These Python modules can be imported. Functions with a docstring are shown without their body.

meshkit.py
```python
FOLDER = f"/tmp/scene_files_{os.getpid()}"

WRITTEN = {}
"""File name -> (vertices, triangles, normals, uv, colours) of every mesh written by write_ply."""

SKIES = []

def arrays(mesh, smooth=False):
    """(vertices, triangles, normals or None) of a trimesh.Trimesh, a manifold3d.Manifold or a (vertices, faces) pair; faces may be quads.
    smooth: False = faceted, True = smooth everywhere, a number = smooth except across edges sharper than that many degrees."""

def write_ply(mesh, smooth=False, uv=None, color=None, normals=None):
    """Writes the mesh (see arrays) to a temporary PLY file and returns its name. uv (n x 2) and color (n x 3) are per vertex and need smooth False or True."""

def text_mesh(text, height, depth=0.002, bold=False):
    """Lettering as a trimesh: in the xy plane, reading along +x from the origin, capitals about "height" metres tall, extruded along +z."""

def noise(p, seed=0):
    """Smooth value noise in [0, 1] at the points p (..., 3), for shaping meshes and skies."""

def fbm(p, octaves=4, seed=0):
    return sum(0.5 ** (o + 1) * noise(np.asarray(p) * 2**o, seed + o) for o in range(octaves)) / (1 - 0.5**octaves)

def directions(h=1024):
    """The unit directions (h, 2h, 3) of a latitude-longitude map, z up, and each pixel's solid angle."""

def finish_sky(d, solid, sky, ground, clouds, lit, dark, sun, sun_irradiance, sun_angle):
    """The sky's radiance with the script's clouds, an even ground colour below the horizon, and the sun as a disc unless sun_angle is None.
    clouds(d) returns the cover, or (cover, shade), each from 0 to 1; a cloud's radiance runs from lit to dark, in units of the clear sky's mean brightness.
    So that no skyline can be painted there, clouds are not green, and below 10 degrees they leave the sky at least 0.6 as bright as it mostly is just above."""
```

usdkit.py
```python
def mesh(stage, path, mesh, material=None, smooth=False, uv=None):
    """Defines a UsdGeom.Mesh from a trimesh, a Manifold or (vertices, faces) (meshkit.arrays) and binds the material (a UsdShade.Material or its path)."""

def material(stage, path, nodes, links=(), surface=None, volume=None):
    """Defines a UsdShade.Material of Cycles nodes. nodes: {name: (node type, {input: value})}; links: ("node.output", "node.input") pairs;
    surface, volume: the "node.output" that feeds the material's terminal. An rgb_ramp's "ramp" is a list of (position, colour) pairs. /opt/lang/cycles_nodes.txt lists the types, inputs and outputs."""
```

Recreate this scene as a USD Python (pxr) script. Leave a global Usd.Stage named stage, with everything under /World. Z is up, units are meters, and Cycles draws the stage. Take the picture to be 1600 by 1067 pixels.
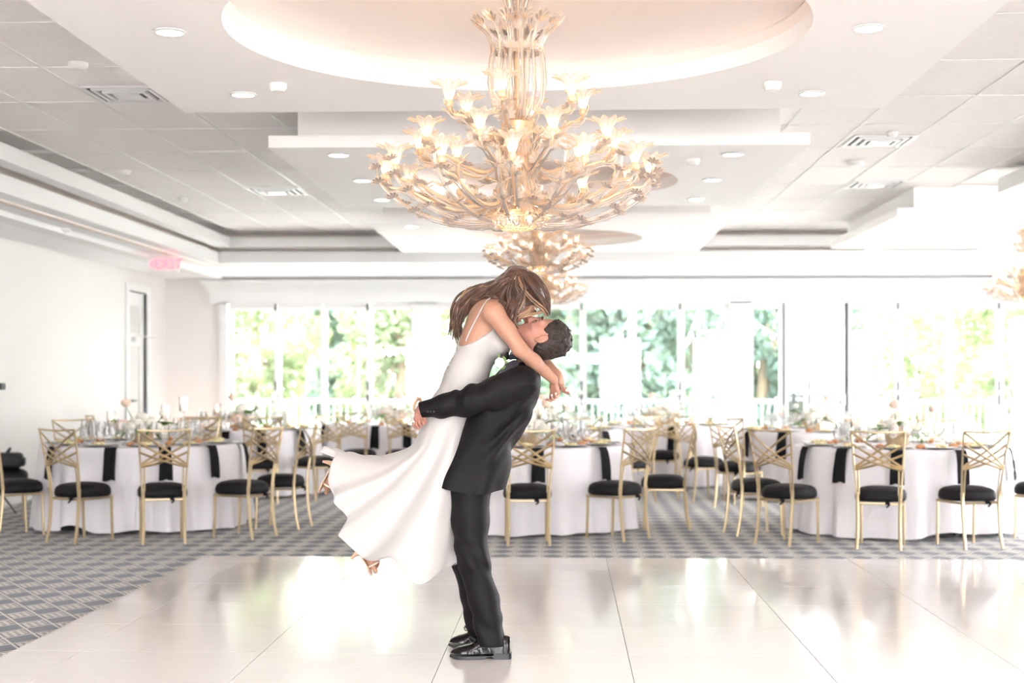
import math, random, numpy as np, trimesh, usdkit, meshkit
from pxr import Usd, UsdGeom, UsdLux, UsdShade, Gf, Sdf
stage = Usd.Stage.CreateInMemory()
UsdGeom.SetStageUpAxis(stage, UsdGeom.Tokens.z)
UsdGeom.SetStageMetersPerUnit(stage, 1.0)
UsdGeom.Xform.Define(stage, '/World'); UsdGeom.Scope.Define(stage, '/World/Looks')
rnd = random.Random(7); rng = np.random.default_rng(7)
PI = math.pi
# ------------------------------------------------------------------ camera, sky, sun, lights
F, H0, U0, V0 = 2222.0, 1.394, 883.0, 590.0
TH = math.atan((U0 - 800) / F)
cam = UsdGeom.Camera.Define(stage, '/World/camera')
cam.AddTranslateOp().Set(Gf.Vec3d(0, 0, H0)); cam.AddRotateXYZOp().Set(Gf.Vec3f(90, 0, math.degrees(TH)))
cam.CreateHorizontalApertureAttr(36.0); cam.CreateVerticalApertureAttr(36.0 * 1067 / 1600)
cam.CreateFocalLengthAttr(36.0 * F / 1600); cam.CreateVerticalApertureOffsetAttr((V0 - 533.5) * 36 / 1600)
cam.CreateFStopAttr(2.0); cam.CreateFocusDistanceAttr(7.05)
cam.CreateExposureAttr(1.38)
cam.CreateClippingRangeAttr(Gf.Vec2f(0.1, 1000))
dome = UsdLux.DomeLight.Define(stage, '/World/sky_light'); dome.CreateIntensityAttr(3.4); dome.CreateColorAttr(Gf.Vec3f(0.98, 0.98, 1.0))
sun = UsdLux.DistantLight.Define(stage, '/World/sun_light'); sun.CreateIntensityAttr(9.0); sun.CreateAngleAttr(0.6); sun.CreateColorAttr(Gf.Vec3f(1, .95, .86))
sun.AddRotateXYZOp().Set(Gf.Vec3f(48, 0, 155))      # high sun beyond the far windows, to the right
def area(path, loc, aim, w, h, power, col):
    l = UsdLux.RectLight.Define(stage, path); l.CreateWidthAttr(w); l.CreateHeightAttr(h); l.CreateIntensityAttr(power); l.CreateColorAttr(Gf.Vec3f(*col))
    m = Gf.Matrix4d(); m.SetLookAt(Gf.Vec3d(*loc), Gf.Vec3d(*aim), Gf.Vec3d(0, .01, 1)); l.AddTransformOp().Set(m.GetInverse())
area('/World/flash_softbox_light', (4.6, -1.5, 2.35), (-1.5, 12, 1.0), 1.1, 1.1, 2.4, (1, .95, .92))
area('/World/bounce_flash_light', (0.4, -0.6, 1.9), (0.4, -0.3, 5.2), 1.2, 1.2, 55, (1, .94, .925))
# ------------------------------------------------------------------ projection helpers
CT, ST = math.cos(TH), math.sin(TH)
RIGHT, FWD = np.array([CT, ST, 0]), np.array([-ST, CT, 0])
def ray(u, v): return RIGHT * ((u - 800) / F) + FWD + np.array([0, 0, (V0 - v) / F])
def at(u, v, Y):
    d = ray(u, v); return d * (Y / d[1]) + np.array([0, 0, H0])
def onz(u, v, z):
    d = ray(u, v); return d * ((z - H0) / d[2]) + np.array([0, 0, H0])
def X(u, Y): return float(at(u, V0, Y)[0])
def Zv(v, Y, u=800): return float(at(u, v, Y)[2])
# ------------------------------------------------------------------ prim helpers
used = {}
def path_of(name, parent=None):
    base = str(parent.GetPath()) if parent is not None else '/World'
    k = used.get((base, name), 0); used[(base, name)] = k + 1
    return f'{base}/{name}' + (f'_{k:03d}' if k else '')
def tag(p, label=None, cat=None, group=None, kind=None):
    for k, v in (('label', label), ('category', cat), ('group', group), ('kind', kind)):
        if v: p.SetCustomDataByKey(k, v)
    return p
def thing(name, label, cat, loc=(0, 0, 0), rotz=0.0, group=None, scale=None):
    x = UsdGeom.Xform.Define(stage, path_of(name))
    x.AddTranslateOp().Set(Gf.Vec3d(*map(float, loc))); x.AddRotateZOp().Set(float(math.degrees(rotz)))
    if scale: x.AddScaleOp().Set(Gf.Vec3f(scale, scale, scale))
    return tag(x.GetPrim(), label, cat, group)
def dup(root, loc, rotz, label, group=None, scale=None, name=None):
    was = root.GetCustomData()
    import re as _re; r = thing(name or _re.sub(r'_\d{3}$', '', root.GetName()), label, was['category'], loc, rotz, group or was.get('group'), scale)
    r.GetReferences().AddInternalReference(root.GetPath()); r.SetInstanceable(True)
    return r
class MB:
    def __init__(s): s.v, s.f, s.n = [], [], 0
    def add(s, v, f):
        v = np.asarray(v, float); f = np.asarray(f, int)
        if f.ndim == 2 and f.shape[1] == 4: f = np.vstack([f[:, [0, 1, 2]], f[:, [0, 2, 3]]])
        s.v.append(v); s.f.append(f + s.n); s.n += len(v); return s
    def mesh(s, m): return s.add(m.vertices, m.faces)
    def box(s, a, b):
        (x0, y0, z0), (x1, y1, z1) = np.minimum(a, b), np.maximum(a, b)
        v = [(x, y, z) for z in (z0, z1) for y in (y0, y1) for x in (x0, x1)]
        return s.add(v, [(0, 2, 3, 1), (4, 5, 7, 6), (0, 1, 5, 4), (2, 6, 7, 3), (0, 4, 6, 2), (1, 3, 7, 5)])
    def tube(s, pts, r, n=8, cap=True, closed=False):
        pts = np.asarray(pts, float); m = len(pts); r = np.broadcast_to(np.asarray(r, float), (m,))
        T = np.gradient(pts, axis=0) if not closed else np.roll(pts, -1, 0) - np.roll(pts, 1, 0)
        T /= np.maximum(np.linalg.norm(T, axis=1, keepdims=True), 1e-9)
        a = np.array([0, 0, 1.0]) if abs(T[0][2]) < .9 else np.array([1.0, 0, 0])
        N = []; nv = a - T[0] * (a @ T[0]); nv /= np.linalg.norm(nv)
        for t in T:
            nv = nv - t * (nv @ t); l = np.linalg.norm(nv); nv = nv / l if l > 1e-6 else np.cross(t, [0.3, .5, .8]); N.append(nv)
        N = np.array(N); B = np.cross(T, N); ph = np.arange(n) * 2 * PI / n
        V = pts[:, None] + r[:, None, None] * (np.cos(ph)[None, :, None] * N[:, None] + np.sin(ph)[None, :, None] * B[:, None])
        fs = []; rows = m if closed else m - 1
        for i in range(rows):
            i2 = (i + 1) % m
            for j in range(n):
                k = (j + 1) % n; fs.append((i * n + j, i * n + k, i2 * n + k, i2 * n + j))
        f = np.array(fs); f = np.vstack([f[:, [0, 1, 2]], f[:, [0, 2, 3]]]); V = V.reshape(-1, 3)
        if cap and not closed:
            V = np.vstack([V, pts[:1], pts[-1:]]); c0, c1 = m * n, m * n + 1
            ex = [(c0, (j + 1) % n, j) for j in range(n)] + [(c1, (m - 1) * n + j, (m - 1) * n + (j + 1) % n) for j in range(n)]
            f = np.vstack([f, ex])
        return s.add(V, f)
    def lathe(s, prof, n=24, c=(0, 0, 0), lobes=None):
        prof = np.asarray(prof, float); m = len(prof); ph = np.arange(n) * 2 * PI / n
        rad = prof[:, 0][:, None] * np.ones(n)
        if lobes is not None: rad = rad * lobes(np.arange(m)[:, None] / (m - 1), ph[None])
        V = np.stack([rad * np.cos(ph), rad * np.sin(ph), np.broadcast_to(prof[:, 1][:, None], (m, n))], -1).reshape(-1, 3) + np.asarray(c, float)
        i, j = np.meshgrid(np.arange(m - 1), np.arange(n), indexing='ij'); k = (j + 1) % n
        return s.add(V, np.stack([i * n + j, i * n + k, (i + 1) * n + k, (i + 1) * n + j], -1).reshape(-1, 4))
    def ell(s, c, r, sub=1, R=None):
        m = ICO[sub]; v = m[0] * np.asarray(r, float)
        if R is not None: v = v @ np.asarray(R).T
        return s.add(v + np.asarray(c, float), m[1])
    def grid(s, P, close_j=False):
        m, n = P.shape[:2]; i, j = np.meshgrid(np.arange(m - 1), np.arange(n if close_j else n - 1), indexing='ij'); k = (j + 1) % n
        return s.add(P.reshape(-1, 3), np.stack([i * n + j, i * n + k, (i + 1) * n + k, (i + 1) * n + j], -1).reshape(-1, 4))
    def xf(s, M=None, t=(0, 0, 0)):
        s.v = [(v @ np.asarray(M).T if M is not None else v) + np.asarray(t, float) for v in s.v]; return s
    def join(s, o):
        for v, f in o.parts(): s.add(v, f)
        return s
    def parts(s):
        n = 0
        for v, f in zip(s.v, s.f): yield v, f - n; n += len(v)
    def copy(s):
        o = MB(); o.join(s); return o
    def build(s, name, mat, parent=None, smooth=35, label=None, cat=None, group=None, kind=None):
        m = usdkit.mesh(stage, path_of(name, parent), (np.vstack(s.v), np.vstack(s.f)), LK[mat] if isinstance(mat, str) else mat, smooth=smooth)
        return tag(m.GetPrim(), label, cat, group, kind)
ICO = {}
for k_ in (0, 1, 2, 3):
    m_ = trimesh.creation.icosphere(k_); ICO[k_] = (np.array(m_.vertices), np.array(m_.faces))
def rotz(a): c, s_ = math.cos(a), math.sin(a); return np.array([[c, -s_, 0], [s_, c, 0], [0, 0, 1.0]])
def bez(pts, n=24):
    """smooth curve through the points (Catmull-Rom)"""
    p = np.asarray(pts, float); p = np.vstack([2 * p[0] - p[1], p, 2 * p[-1] - p[-2]]); out = []; m = len(p) - 3
    for t in np.linspace(0, m - 1e-6, n):
        i = int(t); x = t - i; a, b, c, d = p[i:i + 4]
        out.append(.5 * (2 * b + (c - a) * x + (2 * a - 5 * b + 4 * c - d) * x * x + (3 * b - a - 3 * c + d) * x ** 3))
    return np.array(out)
def rbox(a, b, r):
    """box with rounded edges"""
    import manifold3d as m3
    a, b = np.minimum(a, b) + r, np.maximum(a, b) - r
    c = m3.Manifold.sphere(r, 12)
    hull = m3.Manifold.batch_hull([c.translate([x, y, z]) for x in (a[0], b[0]) for y in (a[1], b[1]) for z in (a[2], b[2])])
    return meshkit.arrays(hull)[:2]
# ------------------------------------------------------------------ materials
LK = {}
def srgb(r, g, b): return tuple(((c / 255 + .055) / 1.055) ** 2.4 if c > 10 else c / 3294.6 for c in (r, g, b))
def mat(name, col, rough=.5, metal=0, noise=None, bump=None, spec=.5, **kw):
    nodes = {'p': ('principled_bsdf', dict(base_color=col, roughness=rough, metallic=metal, specular_ior_level=spec, **kw))}; links = []
    if noise or bump: nodes['tc'] = ('texture_coordinate', {})
    if noise:
        sc, amt = noise[:2]; st = noise[2] if len(noise) > 2 else (1, 1, 1)
        nodes['mp'] = ('mapping', {'scale': st}); nodes['n'] = ('noise_texture', {'scale': sc, 'detail': 4})
        lo = tuple(c * (1 - amt) for c in col); hi = tuple(min(1, c * (1 + amt)) for c in col)
        nodes['r'] = ('rgb_ramp', {'ramp': [(.3, lo), (.7, hi)]})
        links += [('tc.object', 'mp.vector'), ('mp.vector', 'n.vector'), ('n.fac', 'r.fac'), ('r.color', 'p.base_color')]
    if bump:
        nodes['bn'] = ('noise_texture', {'scale': bump[0], 'detail': 3}); nodes['b'] = ('bump', {'strength': bump[1], 'distance': bump[2]})
        links += [('tc.object', 'bn.vector'), ('bn.fac', 'b.height'), ('b.normal', 'p.normal')]
    LK[name] = usdkit.material(stage, '/World/Looks/' + name, nodes, links, surface='p.BSDF'); return LK[name]
def emit(name, col, s):
    LK[name] = usdkit.material(stage, '/World/Looks/' + name, {'e': ('emission', {'color': col, 'strength': s})}, surface='e.emission')
def thin(name, tint, gloss=1.0, rough=.02, ior=1.45, mix=None):
    nodes = {'t': ('transparent_bsdf', {'color': tint}), 'g': ('glossy_bsdf', {'color': (gloss,) * 3, 'roughness': rough}), 'f': ('fresnel', {'IOR': ior}), 'm': ('mix_closure', {})}
    links = [('t.BSDF', 'm.closure1'), ('g.BSDF', 'm.closure2'), ('f.fac', 'm.fac')]
    surf = 'm.closure'
    if mix:
        nodes['d'] = ('diffuse_bsdf', {'color': mix[0]}); nodes['m2'] = ('mix_closure', {'fac': mix[1]})
        links += [('m.closure', 'm2.closure1'), ('d.BSDF', 'm2.closure2')]; surf = 'm2.closure'
    LK[name] = usdkit.material(stage, '/World/Looks/' + name, nodes, links, surface=surf)
mat('wall_paint', (.70, .68, .665), .6, noise=(1.2, .01))
mat('ceiling_paint', (.95, .93, .92), .65)
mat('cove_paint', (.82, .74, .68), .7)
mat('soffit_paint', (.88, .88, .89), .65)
mat('trim_paint', (.75, .75, .745), .4)
mat('dome_paint', (.93, .84, .79), .6)
mat('ceiling_tile', (.90, .865, .84), .85, noise=(30, .03), bump=(90, .2, .004))
mat('ceiling_grid', (.84, .83, .81), .5)
mat('frosted', (.66, .67, .65), .2)
mat('vent_metal', (.80, .80, .80), .35)
mat('sprinkler', (.75, .74, .72), .4)
mat('dark_recess', (.12, .11, .10), .8)
emit('downlight', (1, .97, .9), 7)
emit('bulb', (1, .72, .42), 16)
emit('flame', (1, .75, .4), 30)
emit('string_bulb', (1, .95, .85), 26)
emit('exit_red', (1, .12, .16), 1.6)
mat('exit_white', (.85, .85, .84), .5)
mat('hardware', (.10, .105, .11), .4, .6)
mat('steel', (.55, .55, .55), .3, 1)
thin('window_glass', (.97, .985, .98), 1, .0, 1.45)
thin('table_glass', (.985, .99, .99), 1, .03, 1.5, ((.95, .95, .95), .08))
thin('crystal', (.985, .96, .94), 1, .06, 1.55, ((.96, .90, .86), .18))
LK['shade_glass'] = usdkit.material(stage, '/World/Looks/shade_glass', {'t': ('transparent_bsdf', {'color': (.99, .96, .93)}), 'd': ('diffuse_bsdf', {'color': (.95, .90, .86)}), 'tl': ('translucent_bsdf', {'color': (1, .93, .85)}), 'g': ('glossy_bsdf', {'color': (1, 1, 1), 'roughness': .08}), 'f': ('fresnel', {'IOR': 1.5}), 'm': ('mix_closure', {'fac': .5}), 'm2': ('mix_closure', {'fac': .5}), 'm3': ('mix_closure', {})},
    [('d.BSDF', 'm.closure1'), ('tl.BSDF', 'm.closure2'), ('t.BSDF', 'm2.closure1'), ('m.closure', 'm2.closure2'), ('m2.closure', 'm3.closure1'), ('g.BSDF', 'm3.closure2'), ('f.fac', 'm3.fac')], surface='m3.closure')
mat('gold', (.84, .60, .37), .4, .7)
mat('gold_wire', (.88, .64, .42), .45, .35)
mat('chair_gold', (.58, .46, .28), .38, .75)
mat('cushion', (.008, .0075, .0095), .6, bump=(14, .35, .03), spec=.25)
mat('cloth_white', (.88, .85, .885), .8, bump=(260, .15, .002))
mat('napkin', (.010, .0105, .013), .8, noise=(60, .25), spec=.2)
mat('china', (.88, .87, .85), .2)
mat('china_rim', (.09, .09, .09), .3)
mat('salad', (.85, .73, .42), .6, noise=(40, .25))
mat('bread', (.60, .27, .12), .6, noise=(14, .3))
mat('petal_white', (.88, .85, .76), .7, noise=(30, .06))
mat('petal_peach', (.90, .68, .55), .7, noise=(30, .06))
mat('leaf_green', (.13, .26, .06), .5, noise=(20, .3))
mat('wax', (.92, .86, .78), .5, subsurface_weight=.3, subsurface_scale=.01)
mat('bowl_gold', (.62, .48, .30), .4, .5)
mat('wood_table', (.30, .20, .12), .5, noise=(5, .2, (1, 8, 1)))
mat('bag', (.02, .021, .026), .7, bump=(50, .3, .01))
mat('device_black', (.02, .02, .022), .4)
mat('skin_bride', srgb(184, 139, 116), .48, noise=(9, .05), subsurface_weight=.12, subsurface_scale=.008)
mat('skin_groom', srgb(186, 133, 117), .5, noise=(14, .06), subsurface_weight=.12, subsurface_scale=.008)
mat('lips', srgb(186, 98, 92), .4)
mat('nail', (.88, .78, .75), .25)
mat('eye_white', (.8, .78, .76), .3)
mat('brow', srgb(72, 46, 36), .8)
mat('hair_brown', srgb(82, 55, 40), .42, noise=(22, .45), sheen_weight=.2)
mat('hair_blonde', srgb(156, 124, 96), .42, noise=(22, .3))
mat('hair_dark', srgb(42, 30, 25), .5, noise=(60, .4), bump=(110, .6, .01))
mat('stubble', srgb(186, 118, 100), .7, noise=(200, .2))
mat('dress_satin', (.54, .515, .50), .5, noise=(3, .012), sheen_weight=.15)
mat('dress_lace', (.53, .505, .49), .65, bump=(160, .18, .003))
mat('suit', (.0068, .0061, .0075), .6, noise=(30, .15), bump=(500, .12, .001), spec=.2)
mat('lapel_satin', (.05, .05, .065), .3)
mat('shirt', (.88, .88, .90), .7)
mat('patent', (.008, .007, .007), .12, bump=(14, .3, .015), spec=.25)
mat('sandal', srgb(222, 186, 158), .45)
mat('sandal_strap', srgb(240, 226, 214), .4)
mat('concrete', (.74, .72, .68), .8, noise=(2, .08))
mat('rail_paint', (.26, .28, .29), .5)
mat('bark', (.22, .17, .12), .9, noise=(8, .3, (1, 1, .2)))
mat('lawn', (.15, .19, .10), .9, noise=(3, .2))
mat('umbrella_grey', (.42, .45, .48), .7)
mat('cushion_blue', (.16, .20, .36), .7)
def leafmat(name, c):
    LK[name] = usdkit.material(stage, '/World/Looks/' + name, {'d': ('diffuse_bsdf', {'color': c}), 't': ('translucent_bsdf', {'color': (min(1, c[0] * 1.5), min(1, c[1] * 1.3), c[2] * .8)}), 'm': ('mix_closure', {'fac': .45})},
        [('d.BSDF', 'm.closure1'), ('t.BSDF', 'm.closure2')], surface='m.closure')
leafmat('leaf_a', (.21, .275, .18)); leafmat('leaf_b', (.175, .255, .235)); leafmat('leaf_c', (.25, .285, .19))
# polished panel floor
def floor_mat(name, col):
    LK[name] = usdkit.material(stage, '/World/Looks/' + name, {
        'tc': ('geometry', {}), 'mp': ('mapping', {'scale': (1.2, 14, 1)}), 'n': ('noise_texture', {'scale': 2.2, 'detail': 5, 'roughness': .6}),
        'r': ('rgb_ramp', {'ramp': [(.3, tuple(c * .975 for c in col)), (.7, tuple(min(1, c * 1.015) for c in col))]}),
        'rr': ('map_range', {'from_min': .3, 'from_max': .7, 'to_min': .12, 'to_max': .15}),
        'p': ('principled_bsdf', {'specular_ior_level': .55, 'coat_weight': .15, 'coat_roughness': .1})},
        [('tc.position', 'mp.vector'), ('mp.vector', 'n.vector'), ('n.fac', 'r.fac'), ('r.color', 'p.base_color'), ('n.fac', 'rr.value'), ('rr.result', 'p.roughness')], surface='p.BSDF')
floor_mat('panel_a', (.84, .79, .77)); floor_mat('panel_b', (.855, .81, .79)); floor_mat('panel_c', (.83, .78, .765))
# carpet: columns of dark lozenges between columns of cream hatching
class NG:
    def __init__(s): s.n, s.l, s.k = {}, [], 0
    def node(s, t, **kw):
        s.k += 1; nm = f'x{s.k}'; ins = {}
        for k, v in kw.items():
            if isinstance(v, str) and '.' in v: s.l.append((v, nm + '.' + k))
            else: ins[k] = v
        s.n[nm] = (t, ins); return nm
    def m(s, op, a, b=0.0, c=0.0): return s.node('math', math_type=op, value1=a, value2=b, value3=c) + '.value'
g = NG(); geo = g.node('geometry'); sp = g.node('separate_xyz', vector=geo + '.position')
uu, vv = g.m('divide', sp + '.x', .20), g.m('divide', sp + '.y', .30)
p_, q_ = g.m('add', uu, vv), g.m('subtract', uu, vv)
fp, fq = g.m('fraction', g.m('add', p_, 200.0)), g.m('fraction', g.m('add', q_, 200.0))
ep = g.m('absolute', g.m('subtract', fp, .5)); eq = g.m('absolute', g.m('subtract', fq, .5))
edge = g.m('greater_than', g.m('maximum', ep, eq), .455)
par = g.m('floored_modulo', g.m('add', g.m('floor', p_), g.m('floor', q_)), 2.0)
hatch = g.m('maximum', g.m('greater_than', g.m('fraction', g.m('multiply', fp, 4.0)), .52), g.m('greater_than', g.m('fraction', g.m('multiply', fq, 4.0)), .52))
inner = g.m('less_than', g.m('maximum', ep, eq), .40)
light = g.m('maximum', edge, g.m('multiply', g.m('multiply', par, hatch), inner))
nz = g.node('noise_texture', scale=900.0, vector=geo + '.position')
mx = g.node('mix_color', fac=light, a=(.08, .09, .125), b=(.62, .575, .51))
mm = g.node('mix_color', blend_type='multiply', fac=.35, a=mx + '.result', b=nz + '.color')
pb = g.node('principled_bsdf', base_color=mm + '.result', roughness=.95, specular_ior_level=.1, sheen_weight=.25)
LK['carpet'] = usdkit.material(stage, '/World/Looks/carpet', g.n, g.l, surface=pb + '.BSDF')
# ================================================================== THE SETTING
YW, XL, XR, YB = 21.5, -6.1, 10.0, -6.0
def struct(name, mb, m, parent=None, smooth=None, **kw):
    return mb.build(name, m, parent, smooth=smooth or False, kind=None if parent is not None else 'structure', **kw)
def struct_x(name, label=None):
    x = UsdGeom.Xform.Define(stage, path_of(name)).GetPrim(); return tag(x, label, kind='structure')
struct('floor', MB().box((XL - .2, YB, -.15), (XR + .2, YW + .1, 0)), 'carpet', label='patterned navy and cream carpet of the ballroom')
# polished dance floor of square panels laid on the carpet
FX = [-2.77] + [-2.43 + .914 * k for k in range(7)] + [3.39]
FY = [10.88, 10.54, 10.23] + [9.44 - .79 * k for k in range(9)]
df = thing('dance_floor', 'glossy pale dance floor of large square panels laid on the carpet', 'dance floor')
for i in range(len(FX) - 1):
    for j in range(len(FY) - 1):
        gp = .0013
        v, f = rbox((FX[i] + gp, FY[j + 1] + gp, .001), (FX[i + 1] - gp, FY[j] - gp, .0185 + rnd.uniform(-.0002, .0002)), .0009)
        MB().add(v, f).build('panel', 'panel_' + 'abc'[rnd.randrange(3)], df)
MB().box((FX[0] + .01, FY[-1] + .01, .0005), (FX[-1] - .01, FY[0] - .01, .008)).build('underlay', 'dark_recess', df)
e_ = MB()
for a, b in (((FX[0] - .018, FY[-1], 0), (FX[0], FY[0] + .018, .014)), ((FX[-1], FY[-1], 0), (FX[-1] + .018, FY[0] + .018, .014)), ((FX[0], FY[0], 0), (FX[-1], FY[0] + .018, .014))):
    e_.box(a, b)
e_.build('edge_trim', 'panel_b', df)
# ---- ceiling: grid of tiles between stepped coves, dropped square panels with domes
ZA, ZC = H0 + 1.92, H0 + 1.62
ce = struct_x('ceiling', 'white suspended tile ceiling with stepped cove edges')
PX, PY = .549, 1.098
CL = [(-2.32, 1.91, 4.70, 8.62, -.225, 6.67, 1.36), (-2.09, 1.70, 9.95, 13.45, -.22, 11.8, 1.15), (-2.09, 1.70, 14.75, 18.3, -.22, 16.6, 1.13), (3.33, 7.0, 14.4, 18.0, 5.15, 16.2, 1.15)]
MB().box((XL, YB, ZA + .03), (XR, 19.2, ZA + .1)).build('slab', 'ceiling_paint', ce, smooth=False)
gr = MB(); vs = []
for i in range(-9, 17):
    x0 = 2.25 + PX * i - PX * 4 + PX * 0
    if x0 < -4.75 or x0 > 8.6: continue
    gr.box((x0 - .011, 3.2, ZA - .004), (x0 + .011, 19.0, ZA + .02))
    for j in range(15):
        y0 = 3.2 + PY * j
        if y0 > 18.9: continue
        cx, cy = x0 + PX / 2, y0 + PY / 2
        if any(a + .5 < cx < b - .5 and c + .3 < cy < d - .3 for a, b, c, d, *_ in CL): continue
        if cx > 4.6 and cy < 13: continue
        t = rnd.uniform(0, .003)
        MB().box((x0 + .004, y0 + .004, ZA + .003 - t * .6), (x0 + PX - .004, min(y0 + PY, 19.0) - .004, ZA + .022)).build('tile', 'ceiling_tile', ce, smooth=False)
for j in range(15):
    gr.box((-4.75, 3.2 + PY * j - .011, ZA - .003), (8.6, 3.2 + PY * j + .011, ZA + .02))
gr.build('grid', 'ceiling_grid', ce, smooth=False)
MB().box((XL, YB, ZA - .02), (XR, 3.2, ZA + .03)).build('plaster', 'ceiling_paint', ce, smooth=False)
# left / far coves: two lips with shaded recesses above
def ushape(x, y, t, z0, z1):     # a lip running along the left side and the far side
    return MB().box((x - t, YB, z0), (x, y + t, z1)).box((x, y, z0), (XR, y + t, z1))
struct('trim_1', ushape(-4.40, 18.5, .16, H0 + 1.707, H0 + 1.84), 'trim_paint', label='upper white cove lip around the tile ceiling')
struct('trim_2', ushape(-4.60, 18.7, .16, H0 + 1.515, H0 + 1.665), 'trim_paint', label='lower white cove lip around the tile ceiling')
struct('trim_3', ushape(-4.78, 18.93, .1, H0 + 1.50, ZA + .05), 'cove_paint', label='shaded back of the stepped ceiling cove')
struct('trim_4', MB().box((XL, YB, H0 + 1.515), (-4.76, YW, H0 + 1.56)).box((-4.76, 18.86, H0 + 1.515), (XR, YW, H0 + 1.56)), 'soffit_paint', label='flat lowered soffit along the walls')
struct('trim_5', MB().box((-5.30, YB, H0 + 1.46), (-5.08, 20.9, H0 + 1.514)), 'trim_paint', label='narrow white beam under the side soffit')
# right coves: two lips ending before the side bay
struct('trim_6', MB().box((4.0, YB, H0 + 1.707), (4.3, 13.3, H0 + 1.84)).box((4.3, 13.0, H0 + 1.707), (XR, 13.3, H0 + 1.84)), 'trim_paint', label='upper cove lip ending at the side bay')
struct('trim_7', MB().box((4.42, YB, H0 + 1.53), (4.6, 12.9, H0 + 1.68)).box((4.42, 12.6, H0 + 1.53), (XR, 12.9, H0 + 1.68)).box((4.6, YB, H0 + 1.53), (XR, 12.6, H0 + 1.56)), 'trim_paint', label='lower cove lip and soffit of the side aisle')
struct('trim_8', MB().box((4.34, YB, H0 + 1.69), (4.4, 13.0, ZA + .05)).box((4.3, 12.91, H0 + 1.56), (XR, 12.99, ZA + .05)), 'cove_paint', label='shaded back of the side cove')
# dropped square panels with a shallow dome each
from shapely.geometry import Polygon, Point
for n_, (x0, x1, y0, y1, cx, cy, R) in enumerate(CL):
    p = struct_x('ceiling_panel', None); tag(p, ['dropped square ceiling panel with a dome above the kissing couple', 'second dropped ceiling panel behind the couple', 'farthest dropped ceiling panel in line near the windows', 'dropped ceiling panel over the side bay'][n_])
    def plate(a, b, c, d, z, h, r):
        m = trimesh.creation.extrude_polygon(Polygon([(a, c), (b, c), (b, d), (a, d)], [list(Point(cx, cy).buffer(r, 48).exterior.coords)]), h, engine='earcut'); m.apply_translation((0, 0, z)); return m
    MB().mesh(plate(x0, x1, y0, y1, ZC, .085, R)).build('lip', 'ceiling_paint', p, smooth=20)
    MB().mesh(plate(x0 + .19, x1 - .19, y0 + .1, y1 - .1, ZC + .085, ZA - ZC - .06, R + .02)).build('plinth', 'ceiling_paint', p, smooth=20)
    hgt = .28
    MB().lathe([(R + .001, ZC + .001), (R + .001, ZC + .09), (R - .02, ZC + .13)] + [(R * math.cos(t), ZC + .13 + (hgt - .13) * math.sin(t)) for t in np.linspace(.12, PI / 2 - .02, 14)] + [(.03, ZC + hgt)], 96, (cx, cy, 0)).build('dome', 'dome_paint', p, smooth=40)
struct('ceiling_upper', MB().box((XL - .2, YB, 3.95), (XR + .2, YW + .2, 4.05)), 'ceiling_paint', label='structural slab above the suspended ceiling')
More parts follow.
